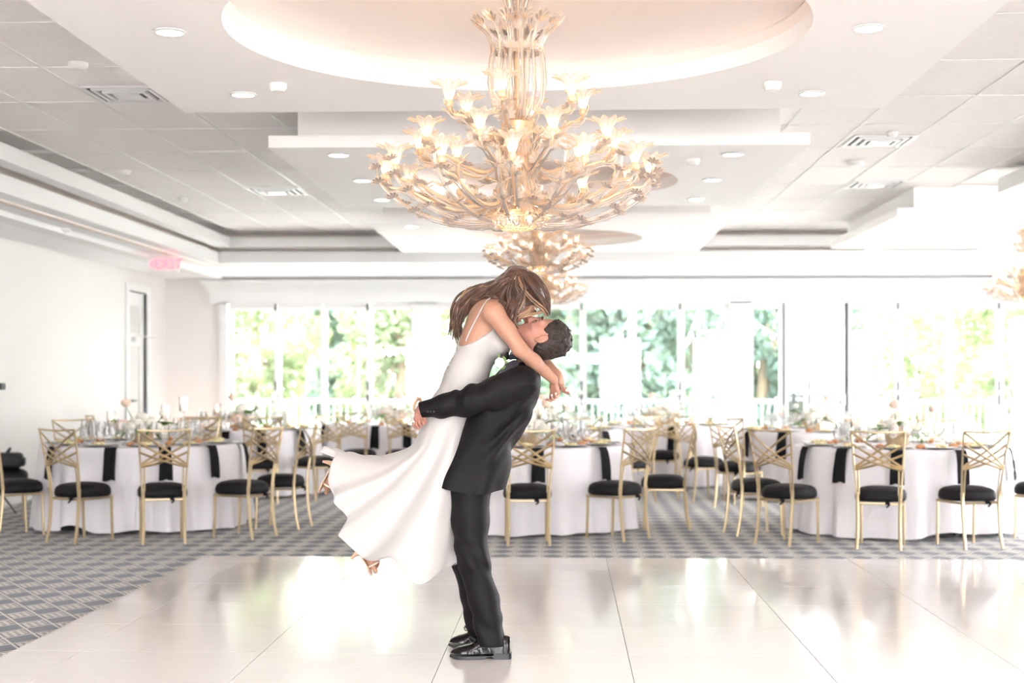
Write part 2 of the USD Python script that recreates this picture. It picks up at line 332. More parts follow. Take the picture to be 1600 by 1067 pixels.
# ---- walls
ZT = H0 + 1.515
dY0, dY1, dZ = 19.62, 20.52, 2.62
wl_ = MB().box((XL - .15, YB, 0), (XL, dY0, 3.95))
struct('wall_left', wl_.box((XL - .15, dY1, 0), (XL, YW + .15, 3.95)).box((XL - .15, dY0, dZ), (XL, dY1, 3.95)), 'wall_paint', label='plain pale wall on the door side')
wr_ = MB().box((XR, YB, 2.75), (XR + .15, YW + .15, 3.95)).box((XR, YB, 0), (XR + .15, 10.5, 2.75))
for k in range(1): wr_.box((XR, 10.5 + 3.4 * (k + 1) - .15, 0), (XR + .15, 10.5 + 3.4 * (k + 1) + .15, 2.75))
wr_.box((XR, 17.3, 0), (XR + .15, YW + .15, 2.75))
struct('wall_right', wr_, 'wall_paint', label='side wall of wide garden openings beyond the side bay')
wz = Zv(472, YW)
gx = lambda u: X(u, YW)
wf = MB().box((XL, YW, 0), (gx(353), YW + .15, 3.95)).box((gx(353), YW, wz), (XR, YW + .15, 3.95))
for a, b in ((649, 680), (1142, 1171), (1640, 1666)): wf.box((gx(a), YW, 0), (gx(b), YW + .15, wz))
wf.box((gx(1900), YW, 0), (XR, YW + .15, wz))
struct('wall_far', wf, 'wall_paint', label='far wall opening onto the garden through glass doors')
bk = MB().box((XL, YB - .15, 2.75), (XR, YB, 3.95)).box((XL, YB - .15, 0), (XL + .6, YB, 2.75)).box((XR - .6, YB - .15, 0), (XR, YB, 2.75))
for k in range(1, 5): bk.box((XL + k * 3.2 - .9, YB - .15, 0), (XL + k * 3.2 + .9, YB, 2.75))
struct('wall_rear', bk, 'wall_paint', label='rear wall with wide openings to daylight')
# header over the glass doors, posts, baseboards
hd = MB(); x0, x1 = gx(334), XR
for z0, z1, d in ((wz - .02, wz + .17, .05), (wz + .17, wz + .22, .08), (wz + .22, wz + .28, .12), (wz + .28, wz + .335, .19)):
    hd.box((x0 - d, YW - d, z0), (x1, YW + .02, z1))
struct('trim_9', hd, 'trim_paint', label='white moulded header above the row of glass doors')
ps = MB()
for a, b in ((344, 356), (646, 683), (1139, 1174)): ps.box((gx(a), YW - .05, 0), (gx(b), YW + .005, wz))
struct('trim_10', ps, 'trim_paint', label='white casings between the groups of glass doors')
struct('baseboard_left', MB().box((XL, 12.5, 0), (XL + .02, dY0 - .1, .13)).box((XL, dY1 + .1, 0), (XL + .02, YW, .13)), 'trim_paint')
struct('baseboard_far', MB().box((XL, YW - .02, 0), (gx(344), YW, .13)), 'trim_paint')
# side door with a glazed upper panel
dr = struct_x('door_1', 'white side door with a narrow glazed panel and dark lever')
fr = MB().box((XL - .1, dY0 - .12, 0), (XL + .03, dY0, dZ + .1)).box((XL - .1, dY1, 0), (XL + .03, dY1 + .12, dZ + .1)).box((XL - .1, dY0, dZ), (XL + .03, dY1, dZ + .1))
fr.build('door_casing', 'trim_paint', dr, smooth=False)
MB().box((XL - .08, dY0 + .01, .01), (XL - .035, dY0 + .2, dZ - .01)).box((XL - .08, dY1 - .2, .01), (XL - .035, dY1 - .01, dZ - .01)).box((XL - .08, dY0 + .2, .01), (XL - .035, dY1 - .2, .4)).box((XL - .08, dY0 + .2, 1.85), (XL - .035, dY1 - .2, 2.02)).box((XL - .08, dY0 + .2, dZ - .2), (XL - .035, dY1 - .2, dZ - .01)).build('door_leaf', 'trim_paint', dr, smooth=False)
MB().box((XL - .065, dY0 + .2, .4), (XL - .055, dY1 - .2, 1.85)).build('door_pane', 'frosted', dr, smooth=False)
MB().box((XL - .065, dY0 + .2, 2.02), (XL - .055, dY1 - .2, dZ - .2)).build('door_pane', 'frosted', dr, smooth=False)
MB().box((XL - .034, dY0 + .06, .93), (XL - .02, dY0 + .13, 1.17)).tube([(XL - .03, dY0 + .1, 1.07), (XL + .05, dY0 + .1, 1.07), (XL + .055, dY0 + .24, 1.07)], .013).build('door_handle', 'hardware', dr)
MB().box((XL - .034, dY0 + .3, 1.9), (XL + .03, dY0 + .62, 1.97)).tube([(XL + .02, dY0 + .35, 1.985), (XL + .24, dY0 + .7, 1.985), (XL + .04, dY1 + .02, 1.985)], .009, 6).build('door_closer', 'sprinkler', dr)
# ---- folding glass doors (one window per leaf)
wn = [0]
def leaf(x0, x1, y0=YW + .05, y1=None, handle=None, seal=False):
    wn[0] += 1; w = struct_x(f'window_{wn[0]}', 'tall white framed glass leaf of the folding garden doors')
    y1 = y0 if y1 is None else y1; L = math.hypot(x1 - x0, y1 - y0); M = rotz(math.atan2(y1 - y0, x1 - x0)); s = .052; g_ = .006
    B = lambda *bs: [mb := MB(), [mb.box(*b) for b in bs], mb.xf(M, (x0, y0, 0))][0]
    B(((g_, -.03, .02), (s, .03, wz - .012)), ((L - s, -.03, .02), (L - g_, .03, wz - .012)), ((s, -.03, .02), (L - s, .03, .17)), ((s, -.03, wz - .1), (L - s, .03, wz - .012))).build('window_frame', 'trim_paint', w, smooth=False)
    B(((s, -.004, .17), (L - s, .004, wz - .1))).build('window_pane', 'window_glass', w, smooth=False)
    if handle is not None:
        hx = L - .024 if handle > 0 else .024
        B(((hx - .014, -.05, 1.20), (hx + .014, -.03, 1.34)), ((hx - .016, -.05, .98), (hx + .016, -.03, 1.14))).build('window_handle', 'hardware', w, smooth=False)
        B(((hx - .016, -.045, wz - .12), (hx + .016, -.03, wz - .02))).build('window_hinge', 'hardware', w, smooth=False)
    if seal: B(((L - g_, -.035, .02), (L + .016, .035, wz - .012))).build('window_seal', 'hardware', w, smooth=False)
for us, hs in (((358, 433, 505, 577, 647), (0, 2)), ((682, 757, 834, 911, 987, 1065, 1140), (0, 2, 4)), ((1325, 1406, 1485, 1564, 1640), (0, 2)), ((1666, 1744, 1822, 1900), (1,))):
    for k in range(len(us) - 1): leaf(gx(us[k]), gx(us[k + 1]), handle=1 if k in hs else None)
leaf(gx(1172), gx(1224), seal=True)
ax, bx_, mx_ = gx(1226), gx(1323), X(1262, YW + .62)
leaf(ax, mx_, YW + .05, YW + .62, handle=1); leaf(mx_ + .03, bx_, YW + .62, YW + .05, seal=True)
# exit sign on its bracket below the soffit
ex = thing('exit_sign', 'small white exit sign with glowing red letters and arrow near the corner', 'exit sign')
q = at(253, 412, 17.2); ez = q[2]
MB().box((q[0] - .17, 17.2, ez - .10), (q[0] + .2, 17.24, ez + .10)).build('sign_housing', 'exit_white', ex, smooth=False)
MB().box((q[0] - .04, 17.205, ez + .10), (q[0] + .08, 17.235, ZT)).build('sign_bracket', 'exit_white', ex, smooth=False)
t = meshkit.text_mesh('EXIT', .115, .004, True); t.apply_scale((.92, 1, 1)); t.apply_transform(trimesh.transformations.rotation_matrix(PI / 2, (1, 0, 0))); t.apply_translation((q[0] - .09, 17.198, ez - .055))
MB().mesh(t).build('sign_letters', 'exit_red', ex, smooth=False)
MB().add([(q[0] - .155, 17.197, ez), (q[0] - .11, 17.197, ez - .05), (q[0] - .11, 17.197, ez + .05), (q[0] - .155, 17.199, ez), (q[0] - .11, 17.199, ez - .05), (q[0] - .11, 17.199, ez + .05)], [(0, 1, 2), (3, 5, 4), (0, 3, 1), (1, 3, 4), (1, 4, 2), (2, 4, 5), (2, 5, 0), (0, 5, 3)]).build('sign_arrow', 'exit_red', ex, smooth=False)
# ---- ceiling fittings
def downlight(loc, r, label, grp):
    d = thing('ceiling_light', label, 'ceiling light', loc, 0, grp)
    MB().lathe([(r, .0), (r * 1.22, -.002), (r * 1.24, -.008), (r * 1.02, -.012), (r, -.006)], 28).build('trim_ring', 'trim_paint', d)
    MB().lathe([(.001, -.003), (r * .6, -.0035), (r, -.003), (r, .0), (.001, .0)], 28).build('diffuser', 'downlight', d); return d
ORD = ('frontmost', 'second', 'rearmost')
for lst, r, lab0, grp, z in (
    ([(265, 48), (380, 146), (1357, 42), (1268, 144)], .062, 'lit recessed downlight in the panel above the couple', 'downlights of the nearest panel', ZC),
    ([(529, 241), (566, 281), (597, 311), (1145, 240), (1113, 280), (1088, 310)], .068, 'lit recessed downlight in the second dropped ceiling panel', 'downlights of the second panel', ZC),
    ([(643, 353), (660, 372), (675, 388), (1055, 355), (1042, 372), (1029, 388)], .07, 'lit recessed downlight in the farthest dropped panel', 'downlights of the farthest panel', ZC),
    ([(1403, 373), (1365, 388), (1545, 388)], .09, 'lit recessed downlight in the dropped panel over the side bay', 'downlights of the side bay panel', ZC)):
    first = None
    for q_, (u, v) in enumerate(lst):
        p = onz(u, v, z); side = lst[q_][0] < sum(a_[0] for a_ in lst) / len(lst)
        lab = lab0 + ', ' + (('left' if side else 'right') + ' row, ' + ORD[q_ % (len(lst) // 2)] if len(lst) > 3 else ('front', 'back', 'outermost')[q_] + ' one')
        if first is None: first = downlight(p, r, lab, grp)
        else: dup(first, p, 0, lab, grp)
def detector(u, v, z, r, label, grp=None):
    d = thing('smoke_detector', label, 'smoke detector', onz(u, v, z), 0, grp)
    MB().lathe([(.001, -.045), (r * .7, -.042), (r * .85, -.03), (r, -.02), (r, 0), (.001, 0)], 24).build('housing', 'ceiling_grid', d)
    MB().lathe([(r * .72, -.03), (r * .84, -.036), (r * .84, -.03)], 24).build('grille', 'sprinkler', d); return d
for u, v, z, r, l in ((434, 131, ZC, .05, 'small round detector beside the lit downlight of the nearest panel'), (1207, 129, ZC, .05, 'small round detector on the nearest panel, chandelier to its left'), (1083, 249, ZC, .05, 'round detector in the second panel near its lit row'), (122, 98, ZA, .06, 'round detector on the tile ceiling nearest the upper left corner'), (1394, 206, ZA, .045, 'small round detector beside the square vent over the side tables'), (1336, 252, ZA, .08, 'wide flat round detector below the square vent'), (95, 357, H0 + 1.515, .1, 'grey round detector under the side soffit'), (285, 309, ZA, .05, 'tiny dark round detector on the tiles above the exit sign'), (196, 266, ZA, .05, 'pale round detector on the tiles near the side cove')):
    detector(u, v, z, r, l)
def vent(u, v, z, s, label):
    d = thing('air_vent', label, 'air vent', onz(u, v, z))
    fr = MB()
    for k, q in enumerate((1, .78, .56)):
        a = s * q / 2; t = s * .05; z0 = -.012 - .007 * k
        fr.box((-a, -a, z0), (a, -a + t, 0)).box((-a, a - t, z0), (a, a, 0)).box((-a, -a + t, z0), (-a + t, a - t, 0)).box((a - t, -a + t, z0), (a, a - t, 0))
    fr.build('frame', 'vent_metal', d, smooth=False)
    MB().box((-s * .17, -s * .17, -.028), (s * .17, s * .17, -.02)).build('louver', 'vent_metal', d, smooth=False)
    MB().box((-s * .49, -s * .49, -.006), (s * .49, s * .49, -.001)).build('backing', 'dark_recess', d, smooth=False)
vent(203, 146, ZA, .52, 'square metal air vent partly tucked beside the nearest dropped panel')
vent(433, 298, ZA, .55, 'square air vent in the tiles beside the second dropped panel')
vent(1374, 219, ZA, .50, 'square air vent nearest on the chandelier bay side')
vent(1368, 287, ZA, .50, 'square air vent farther back near the side bay panel')
# ---- outside: patio, railing, lawn, trees, string lights
struct('ground_patio', MB().box((-40, YW + .15, -.12), (45, 27.5, -.02)).box((XR + .2, -40, -.12), (45, YW + .15, -.02)).box((-40, -40, -.12), (XR + .2, YB - .16, -.02)).box((-40, YB - .16, -.12), (XL - .2, YW + .15, -.02)), 'concrete', label='pale concrete patio outside the glass doors')
struct('ground_lawn', MB().box((-60, 27.5, -.5), (70, 110, -.1)), 'lawn', label='sunlit lawn beyond the patio')
rl = thing('patio_railing', 'pale patio railing with thin balusters along the lawn', 'railing', (0, 0, 0))
RY = 27.0
rm = MB().box((-14, RY - .03, .92), (18, RY + .03, .98)).box((-14, RY - .02, .1), (18, RY + .02, .14)); rm.build('top_rail', 'rail_paint', rl, smooth=False)
for k in range(17): MB().box((-14 + 2 * k - .04, RY - .04, -.02), (-14 + 2 * k + .04, RY + .04, 1.02)).build('post', 'rail_paint', rl, smooth=False)
bm = MB()
for k in range(260): bm.box((-14 + .123 * k - .007, RY - .007, .14), (-14 + .123 * k + .007, RY + .007, .92))
bm.build('baluster', 'rail_paint', rl, smooth=False, kind='stuff')
def leaf_cloud(blobs, n, size):
    v = []; tri = []
    w = np.array([b[3] ** 2 for b in blobs]); pick = rng.choice(len(blobs), n, p=w / w.sum())
    c = np.array([b[:3] for b in blobs])[pick]; R = np.array([b[3] for b in blobs])[pick]
    d = rng.normal(size=(n, 3)); d /= np.linalg.norm(d, axis=1, keepdims=True)
    P = c + d * (R * rng.uniform(.25, 1, n) ** .5)[:, None] * [1, 1, .8]
    a = rng.normal(size=(n, 3)); a /= np.linalg.norm(a, axis=1, keepdims=True); b = np.cross(a, rng.normal(size=(n, 3))); b /= np.linalg.norm(b, axis=1, keepdims=True)
    s = (size * rng.uniform(.6, 1.3, n))[:, None]
    V = np.stack([P - a * s, P + b * s * .5, P + a * s, P - b * s * .5], 1).reshape(-1, 3); k = np.arange(n)[:, None] * 4
    return V, k + np.array([[0, 1, 2, 3]])
def tree(u, Y, h, r, lm, label, trunk=.16, low=.03, n=8000):
    x = X(u, Y); t = thing('garden_tree', label, 'tree', (x, Y, -.12), 0)
    bl = [(rng.uniform(-.7, .7) * r, rng.uniform(-.6, .6) * r, h * (low + (.92 - low) * (i_ + .5) / 22), r * rng.uniform(.36, .56)) for i_ in range(22)]
    m = MB().tube(bez([(0, 0, -.2), (.06, 0, h * .3), (-.05, .05, h * .6), (.05, 0, h * .85)], 10), np.linspace(trunk, .04, 10), 8)
    for b in bl[:8]: m.tube(bez([(0, 0, h * .35), (b[0] * .5, b[1] * .5, (b[2] + h * .35) / 2 - .1), b[:3]], 6), np.linspace(.06, .015, 6), 5)
    m.build('trunk', 'bark', t)
    V, f = leaf_cloud(bl, n * (2 if lm == 'leaf_b' else 1), .11 if lm != 'leaf_b' else .17); MB().add(V, f).build('foliage', lm, t, smooth=False, kind='stuff')
for a in ((398, 32, 6.0, 1.7, 'leaf_a', 'leafy green garden tree beyond the leftmost glass leaf'), (470, 54, 9, 2.6, 'leaf_c', 'pale yellow green tree beyond the second glass leaf'), (548, 37, 3.6, 1.3, 'leaf_b', 'low blue green tree at the middle of the left glass doors'), (622, 32, 6.4, 1.6, 'leaf_a', 'bright green tree behind the string of bulbs left of the bride', .16, .06), (715, 44, 9, 2.0, 'leaf_c', 'tree beyond the glass just left of the bride'), (800, 57, 11, 3.0, 'leaf_b', 'tree directly behind the kissing couple'),
          (915, 40, 9, 2.7, 'leaf_b', 'dense blue green tree just right of the groom'), (1012, 33.5, 8.0, 2.3, 'leaf_b', 'dense blue green tree in the middle garden doors'), (1082, 44, 9.0, 2.3, 'leaf_b', 'blue green tree left of the wide white post', .16, .05), (1190, 36, 8.5, 1.5, 'leaf_b', 'slim tree beyond the narrow leaf next to the white post'), (1275, 52, 10, 2.4, 'leaf_b', 'tree seen through the open folded leaves'), (1440, 46, 6.0, 2.2, 'leaf_a', 'bright loose tree right of the open doors'), (1545, 38, 7.6, 2.1, 'leaf_a', 'bright green tree near the right end of the doors', .16, .03), (1622, 31, 6.2, 1.6, 'leaf_a', 'green tree beyond the last glass leaf', .16, .03), (960, 66, 13, 4.2, 'leaf_b', 'large hazy tree far beyond the lawn', .2, .04)):
    tree(*a)
def string(p0, p1, sag, n, label):
    s = thing('string_light', label, 'string lights')
    p0, p1 = np.array(p0), np.array(p1); t = np.linspace(0, 1, 40)[:, None]
    c = p0 + (p1 - p0) * t; c[:, 2] -= sag * 4 * (t * (1 - t))[:, 0]
    MB().tube(c, .009, 5).build('cable', 'rail_paint', s)
    for q in (p0, p1): MB().tube([(q[0], q[1], -.02), (q[0], q[1], q[2] + .05)], .014, 6).build('support_pole', 'rail_paint', s)
    for k in range(n):
        q = c[int((k + .5) / n * 39)]
        b = MB().lathe([(.001, -.10), (.026, -.085), (.034, -.06), (.022, -.03), (.012, -.01), (.001, 0)], 10, q); b.build('bulb', 'string_bulb', s)
string(at(560, 545, 25.5), at(660, 538, 25.5), .06, 9, 'string of white bulbs across the fourth glass leaf')
string(at(868, 520, 25.0), at(992, 480, 25.0), .62, 15, 'sagging string of white bulbs just behind the groom')
string(at(1068, 535, 26.0), at(1092, 480, 26.0), .12, 5, 'short rising string of bulbs left of the white post')
string(at(1150, 470, 25.5), at(1310, 500, 25.5), .5, 12, 'string of bulbs seen through the open folded leaves')
string(at(680, 548, 25.5), at(720, 500, 25.5), .1, 4, 'string of bulbs left of the bride')
um = thing('patio_umbrella', 'closed grey patio umbrella outside the middle glass doors', 'umbrella', (X(1130, 24.4), 24.4, -.02))
MB().tube([(0, 0, 0), (0, 0, 2.0)], .025).build('pole', 'rail_paint', um)
MB().lathe([(.03, 1.72), (.09, 1.5), (.12, .9), (.16, .45), (.13, .42), (.03, .5)], 24, lobes=lambda t, p: 1 + .16 * np.cos(8 * p)).build('canopy', 'umbrella_grey', um)
MB().lathe([(.001, .1), (.24, .08), (.28, 0), (.001, 0)], 24).build('base', 'hardware', um)
# ================================================================== TABLES
TR, TZ = .93, .76
TB = {  # key: (u, Y, label phrase, number of settings)
    'A': (222, 13.35, 'front table by the side wall', 11), 'B': (379, 17.1, 'second table by the side wall', 9), 'C': (612, 19.1, 'far table beside the bride', 8),
    'D': (826, 13.35, 'front table by the groom', 11), 'E': (850, 17.1, 'second table behind the groom', 9), 'G': (1040, 18.9, 'far middle table', 9),
    'H': (1402, 13.15, 'front right table', 11), 'I': (1270, 16.9, 'second right table', 10)}
TC = {k: np.array([X(u, Y), Y, 0]) for k, (u, Y, *_) in TB.items()}
def cloth(seed, gap=()):
    r = random.Random(seed); n = 288; ph = np.arange(n) * 2 * PI / n
    fold = sum(a * np.cos(k * ph + r.uniform(0, 6.3)) for k, a in ((9, .5), (14, .8), (19, .6), (27, .45), (6, .4), (38, .2)))
    hem = .012 + .010 * np.cos(2 * ph + r.uniform(0, 6)) ** 2 + .01 * np.abs(np.cos(7 * ph + 1))
    for a, w, hh in gap: hem = hem + hh * np.exp(-((np.angle(np.exp(1j * (ph - a)))) / w) ** 2)
    rows = [np.stack([q * TR * np.cos(ph), q * TR * np.sin(ph), np.full(n, TZ + .012)], -1) for q in (.001, .5, .9, .975)]
    rows.append(np.stack([TR * np.cos(ph), TR * np.sin(ph), np.full(n, TZ + .007)], -1))
    for t in np.linspace(.05, 1, 13):
        amp = .052 * t ** .8; R = TR + .012 + .045 * t + amp * (fold * .55) + .02 * t
        rows.append(np.stack([R * np.cos(ph), R * np.sin(ph), (TZ - .006) * (1 - t) + hem * t], -1))
    return np.stack(rows)
gaps = {'A': ((-PI / 2 - .35, .16, .07), (-PI / 2 + .25, .12, .03)), 'H': ((-PI / 2 + .25, .2, .06), (-PI / 2 + .7, .2, .05))}
tb0 = None
for i, (k, (u, Y, lab, ns)) in enumerate(TB.items()):
    l_ = f'round banquet table hidden under its white cloth, the {lab}'
    if tb0 is None:
        tb0 = thing('banquet_table', l_, 'table', TC[k], 0, 'round banquet tables')
        MB().lathe([(.001, TZ - .03), (TR - .02, TZ - .03), (TR - .01, TZ - .015), (TR - .02, TZ), (.001, TZ)], 48).build('tabletop', 'wood_table', tb0)
        for a in range(4):
            x, y = .55 * math.cos(a * PI / 2 + .785), .55 * math.sin(a * PI / 2 + .785)
            MB().tube([(x * 1.1, y * 1.1, .001), (x, y, TZ - .03)], .018).build('leg', 'hardware', tb0)
    else: dup(tb0, TC[k], 0, l_)
    c = MB().grid(cloth(30 + i, gaps.get(k, ())), True); c.xf(None, TC[k])
    c.build('tablecloth', 'cloth_white', smooth=60, label=f'white draped floor-length cloth on the {lab}', cat='tablecloth', group='white tablecloths')
# ================================================================== CHAIRS
def chair(label, loc, rz, group):
    t = thing('banquet_chair', label, 'chair', loc, rz, group)
    # cushion: domed pad
    n = 40; ph = np.arange(n) * 2 * PI / n
    def sup(a, b): return np.stack([a * np.sign(np.cos(ph)) * np.abs(np.cos(ph)) ** .62, b * np.sign(np.sin(ph)) * np.abs(np.sin(ph)) ** .62], -1)
    rows = []
    for s, z in ((.01, .385), (.9, .385), (.985, .395), (1.0, .42), (.985, .445), (.93, .468), (.80, .486), (.55, .498), (.25, .503), (.01, .504)):
        rows.append(np.c_[sup(.205 * s, .205 * s) + [0, .01], np.full(n, z)])
    MB().grid(np.stack(rows), True).build('seat', 'cushion', t, smooth=70)
    MB().box((.05, -.19, .362), (.085, -.165, .386)).tube(bez([(.07, -.19, .384), (.085, -.2, .365), (.06, -.205, .345)], 6), .008, 5).build('tie', 'cushion', t)
    f = MB(); a, b = .178, .178
    f.tube(np.array([(-a, -b + .005, .372), (a, -b + .005, .372), (a, b, .372), (-a, b, .372)]), .0105, 6, closed=True); f.build('seat_frame', 'chair_gold', t)
    for sx in (-1, 1):
        MB().tube(bez([(sx * .172, -.235, .002), (sx * .166, -.205, .15), (sx * .168, -.188, .38), (sx * .172, -.192, .46)], 10), [.0125, .013, .0135, .014, .0145, .015, .015, .0155, .016, .0165], 8).build('leg', 'chair_gold', t)
        MB().tube(bez([(sx * .172, .185, .002), (sx * .172, .175, .2), (sx * .172, .172, .372)], 6), .0125, 8).build('leg', 'chair_gold', t)
    yb = lambda z: -.19 - .085 * max(0, (z - .46) / .5) ** 1.25
    wb = lambda z: .180 + .035 * max(0, (z - .46) / .5)
    for sx in (-1, 1):
        MB().tube([(sx * (wb(z) - .004), yb(z), z) for z in np.linspace(.44, .96, 10)], .0085, 6).build('post', 'chair_gold', t)
        MB().tube([(sx * .156, yb(.44), .44), (sx * .158, yb(.55), .55), (sx * .160, yb(.685) - .003, .685)], .0075, 6).build('inner_rod', 'chair_gold', t)
    MB().tube(bez([(-wb(.96), yb(.96), .96), (0, yb(.96) - .028, .952), (wb(.96), yb(.96), .96)], 12), .008, 6).build('top_rail', 'chair_gold', t)
    for z0, z1 in ((.955, .665), (.855, .655), (.775, .645)):
        for sx in (-1, 1):
            pts = []
            for q in np.linspace(0, 1, 12):
                z = z0 + (z1 - z0) * q; x = sx * (-wb(z0) + q * (wb(z0) + wb(z1))); pts.append((x, yb(z) - .035 * math.sin(PI * q) - sx * .004, z + .012 * math.sin(PI * q) * (-1 if z0 < .9 else 0)))
            pts = np.array(pts); sec = MB().tube(pts, .0095, 4)
            sec.build('lattice_bar', 'chair_gold', t)
    return t
CH = [  # (u, Y, facing target table or angle, label)
    (33, 12.45, 'A', 1, 'gold chair cut by the picture edge beside the nearest left table', .0), (128, 12.0, 'A', 1, 'gold lattice chair second from the wall at the nearest left table', .0), (254, 11.98, 'A', 1, 'gold lattice chair seen squarely from behind at the nearest left table', 0), (380, 12.35, 'A', 1, 'gold lattice chair turned toward the left table, nearest the bride', .0),
    (440, 13.15, 'A', 1, 'gold chair at the bride-side flank of the nearest left table', 0), (130, 14.35, 'A', 1, 'gold chair behind the nearest left table, top rail above the glasses', 0), (300, 14.7, 'A', 1, 'gold chair behind the flowers of the nearest left table', 0), (8, 13.8, 'A', 1, 'gold chair by the side wall with a black bag on it', 0),
    (178, 16.4, 'B', 1, 'gold chair on the wall side of the second left table', 0), (492, 16.2, 'B', 1, 'gold chair on the aisle side of the second left table', 0), (405, 15.7, 'B', 1, 'gold chair in front of the second left table', 0), (330, 15.9, 'B', 1, 'gold chair in front of the second left table, near its wall side', 0),
    (560, 17.75, 'C', 1, 'gold chair before the far left table, above the raised sandal', 0), (628, 17.7, 'C', 1, 'gold chair before the far left table, nearest the hugging arm', 0), (515, 18.7, 'C', 1, 'gold chair on the wall side of the far left table', 0),
    (824, 11.98, 'D', 1, 'gold lattice chair seen squarely just behind the groom', 0), (962, 12.35, 'D', 1, 'gold lattice chair angled at the table right of the groom, nearest the camera', 0), (1008, 13.2, 'D', 1, 'gold chair right flank of the table next to the groom', 0),
    (985, 15.95, 'E', 1, 'gold chair at the aisle flank of the table behind the groom', 0), (900, 15.65, 'E', 1, 'gold chair in front of the second centre table', 0), (1035, 17.6, 'G', 1, 'gold chair in front of the far middle table', 0),
    (1098, 16.2, 'I', 1, 'gold chair pulled out alone in the aisle by the second right table', 0), (1155, 15.4, 'I', 1, 'gold chair at the aisle front of the second right table', 0), (1180, 12.75, 'H', 1, 'gold chair at the aisle flank of the nearest right table', 0), (1232, 12.05, 'H', 1, 'gold lattice chair at the aisle corner of the nearest right table', 0), (1376, 11.82, 'H', 1, 'gold lattice chair seen squarely at the nearest right table', 0),
    (1512, 11.9, 'H', 1, 'gold lattice chair right of the square-on chair at the nearest right table', 0), (1592, 12.6, 'H', 1, 'gold chair at the outer flank of the nearest right table', 0), (1455, 14.5, 'H', 1, 'gold chair behind the nearest right table, its back above the glasses', 0), (1335, 15.5, 'I', 1, 'gold chair in front of the second right table', 0)]
ch0 = None; CHP = {}
for i, (u, Y, tk, _, lab, da) in enumerate(CH):
    p = np.array([X(u, Y), Y, 0.0]); d = TC[tk] - p; L = np.linalg.norm(d)
    if L < 1.27: p = TC[tk] - d / L * 1.27; d = TC[tk] - p
    a = math.atan2(d[1], d[0]) - PI / 2 + da + rnd.uniform(-.06, .06)
    a = {2: a - .10, 24: a + .1}.get(i, a)
    if i == 1: a -= .35
    if i == 3: a += .25
    if i == 7: a = -1.25
    if i == 16: a += .2
    if i == 26: a += .1
    CHP.setdefault(tk, []).append(math.atan2(-d[1], -d[0]))
    if ch0 is None: ch0 = chair(lab, p, a, 'gold chairs around the tables')
    else: dup(ch0, p, a, lab, 'gold chairs around the tables')
    if i == 7: bagp = (p, a)
# black bag on the chair by the wall
bp, ba = bagp
bg = thing('shoulder_bag', 'black soft bag lying on the chair by the side wall', 'bag', (bp[0], bp[1], .504), ba)
v, f = rbox((-.16, -.10, .001), (.16, .17, .15), .05); v = v + .012 * (meshkit.fbm(v * 9)[:, None] - .5) * [1, 1, 0]; MB().add(v, f).build('body', 'bag', bg, smooth=60)
v, f = rbox((-.13, .15, .02), (.13, .19, .10), .02); MB().add(v, f).build('pocket', 'bag', bg)
MB().tube(bez([(-.16, 0, .14), (-.1, .04, .19), (.1, .05, .18), (.16, .02, .14)], 14), .011, 6).build('strap', 'bag', bg)
# ================================================================== SETTINGS
ZS = TZ + .0125
def mk_plate(label, loc, group):
    t = thing('dinner_plate', label, 'plate', loc, 0, group)
    MB().lathe([(.001, .002), (.085, .002), (.10, .008), (.136, .016), (.137, .019), (.10, .013), (.085, .007), (.001, .007)], 32).build('plate', 'china', t)
    MB().lathe([(.134, .0155), (.150, .0105), (.152, .013), (.136, .0195)], 32).build('rim', 'china_rim', t); return t
def mk_glass(kind, label, loc, group):
    t = thing('wine_glass' if kind == 0 else 'champagne_flute' if kind == 1 else 'water_goblet', label, 'glass', loc, 0, group)
    if kind == 0: bowl = [(.005, .088), (.03, .10), (.041, .13), (.040, .165), (.033, .20)]; st = .088
    elif kind == 1: bowl = [(.005, .09), (.02, .11), (.026, .15), (.027, .19), (.023, .225)]; st = .09
    else: bowl = [(.006, .05), (.03, .062), (.042, .09), (.043, .13), (.040, .155)]; st = .05
    b = bowl
    MB().lathe(b, 20).build('bowl', 'table_glass', t)
    MB().lathe([(.001, 0), (.034, .0), (.034, .002), (.008, .006), (.004, .015), (.004, st), (.001, st)], 16).build('stem', 'table_glass', t); return t
def mk_roll(label, loc, rz, group):
    t = thing('bread_roll', label, 'bread roll', loc, rz, group)
    v = ICO[2][0] * [.045, .036, .026]; v = v + (.006 * (meshkit.fbm(ICO[2][0] * 2.2)[:, None] - .5)) * ICO[2][0]; v[:, 2] = np.maximum(v[:, 2], -.015) + .0155
    MB().add(v, ICO[2][1]).build('crust', 'bread', t, smooth=60)
    MB().tube(bez([(-.03, 0, .036), (0, .004, .0415), (.03, 0, .036)], 6), .003, 5).build('slash', 'salad', t); return t
def mk_salad(label, loc, rz, group):
    t = thing('starter', label, 'food', loc, rz, group)
    m = MB(); r = random.Random(3)
    for k in range(9): a = r.uniform(0, 6.3); q = r.uniform(0, .05); m.ell((q * math.cos(a), q * math.sin(a), .014 + r.uniform(0, .014)), (r.uniform(.018, .032), r.uniform(.014, .022), .012), 1, rotz(r.uniform(0, 3)))
    m.build('greens', 'salad', t, smooth=60, kind='stuff'); return t
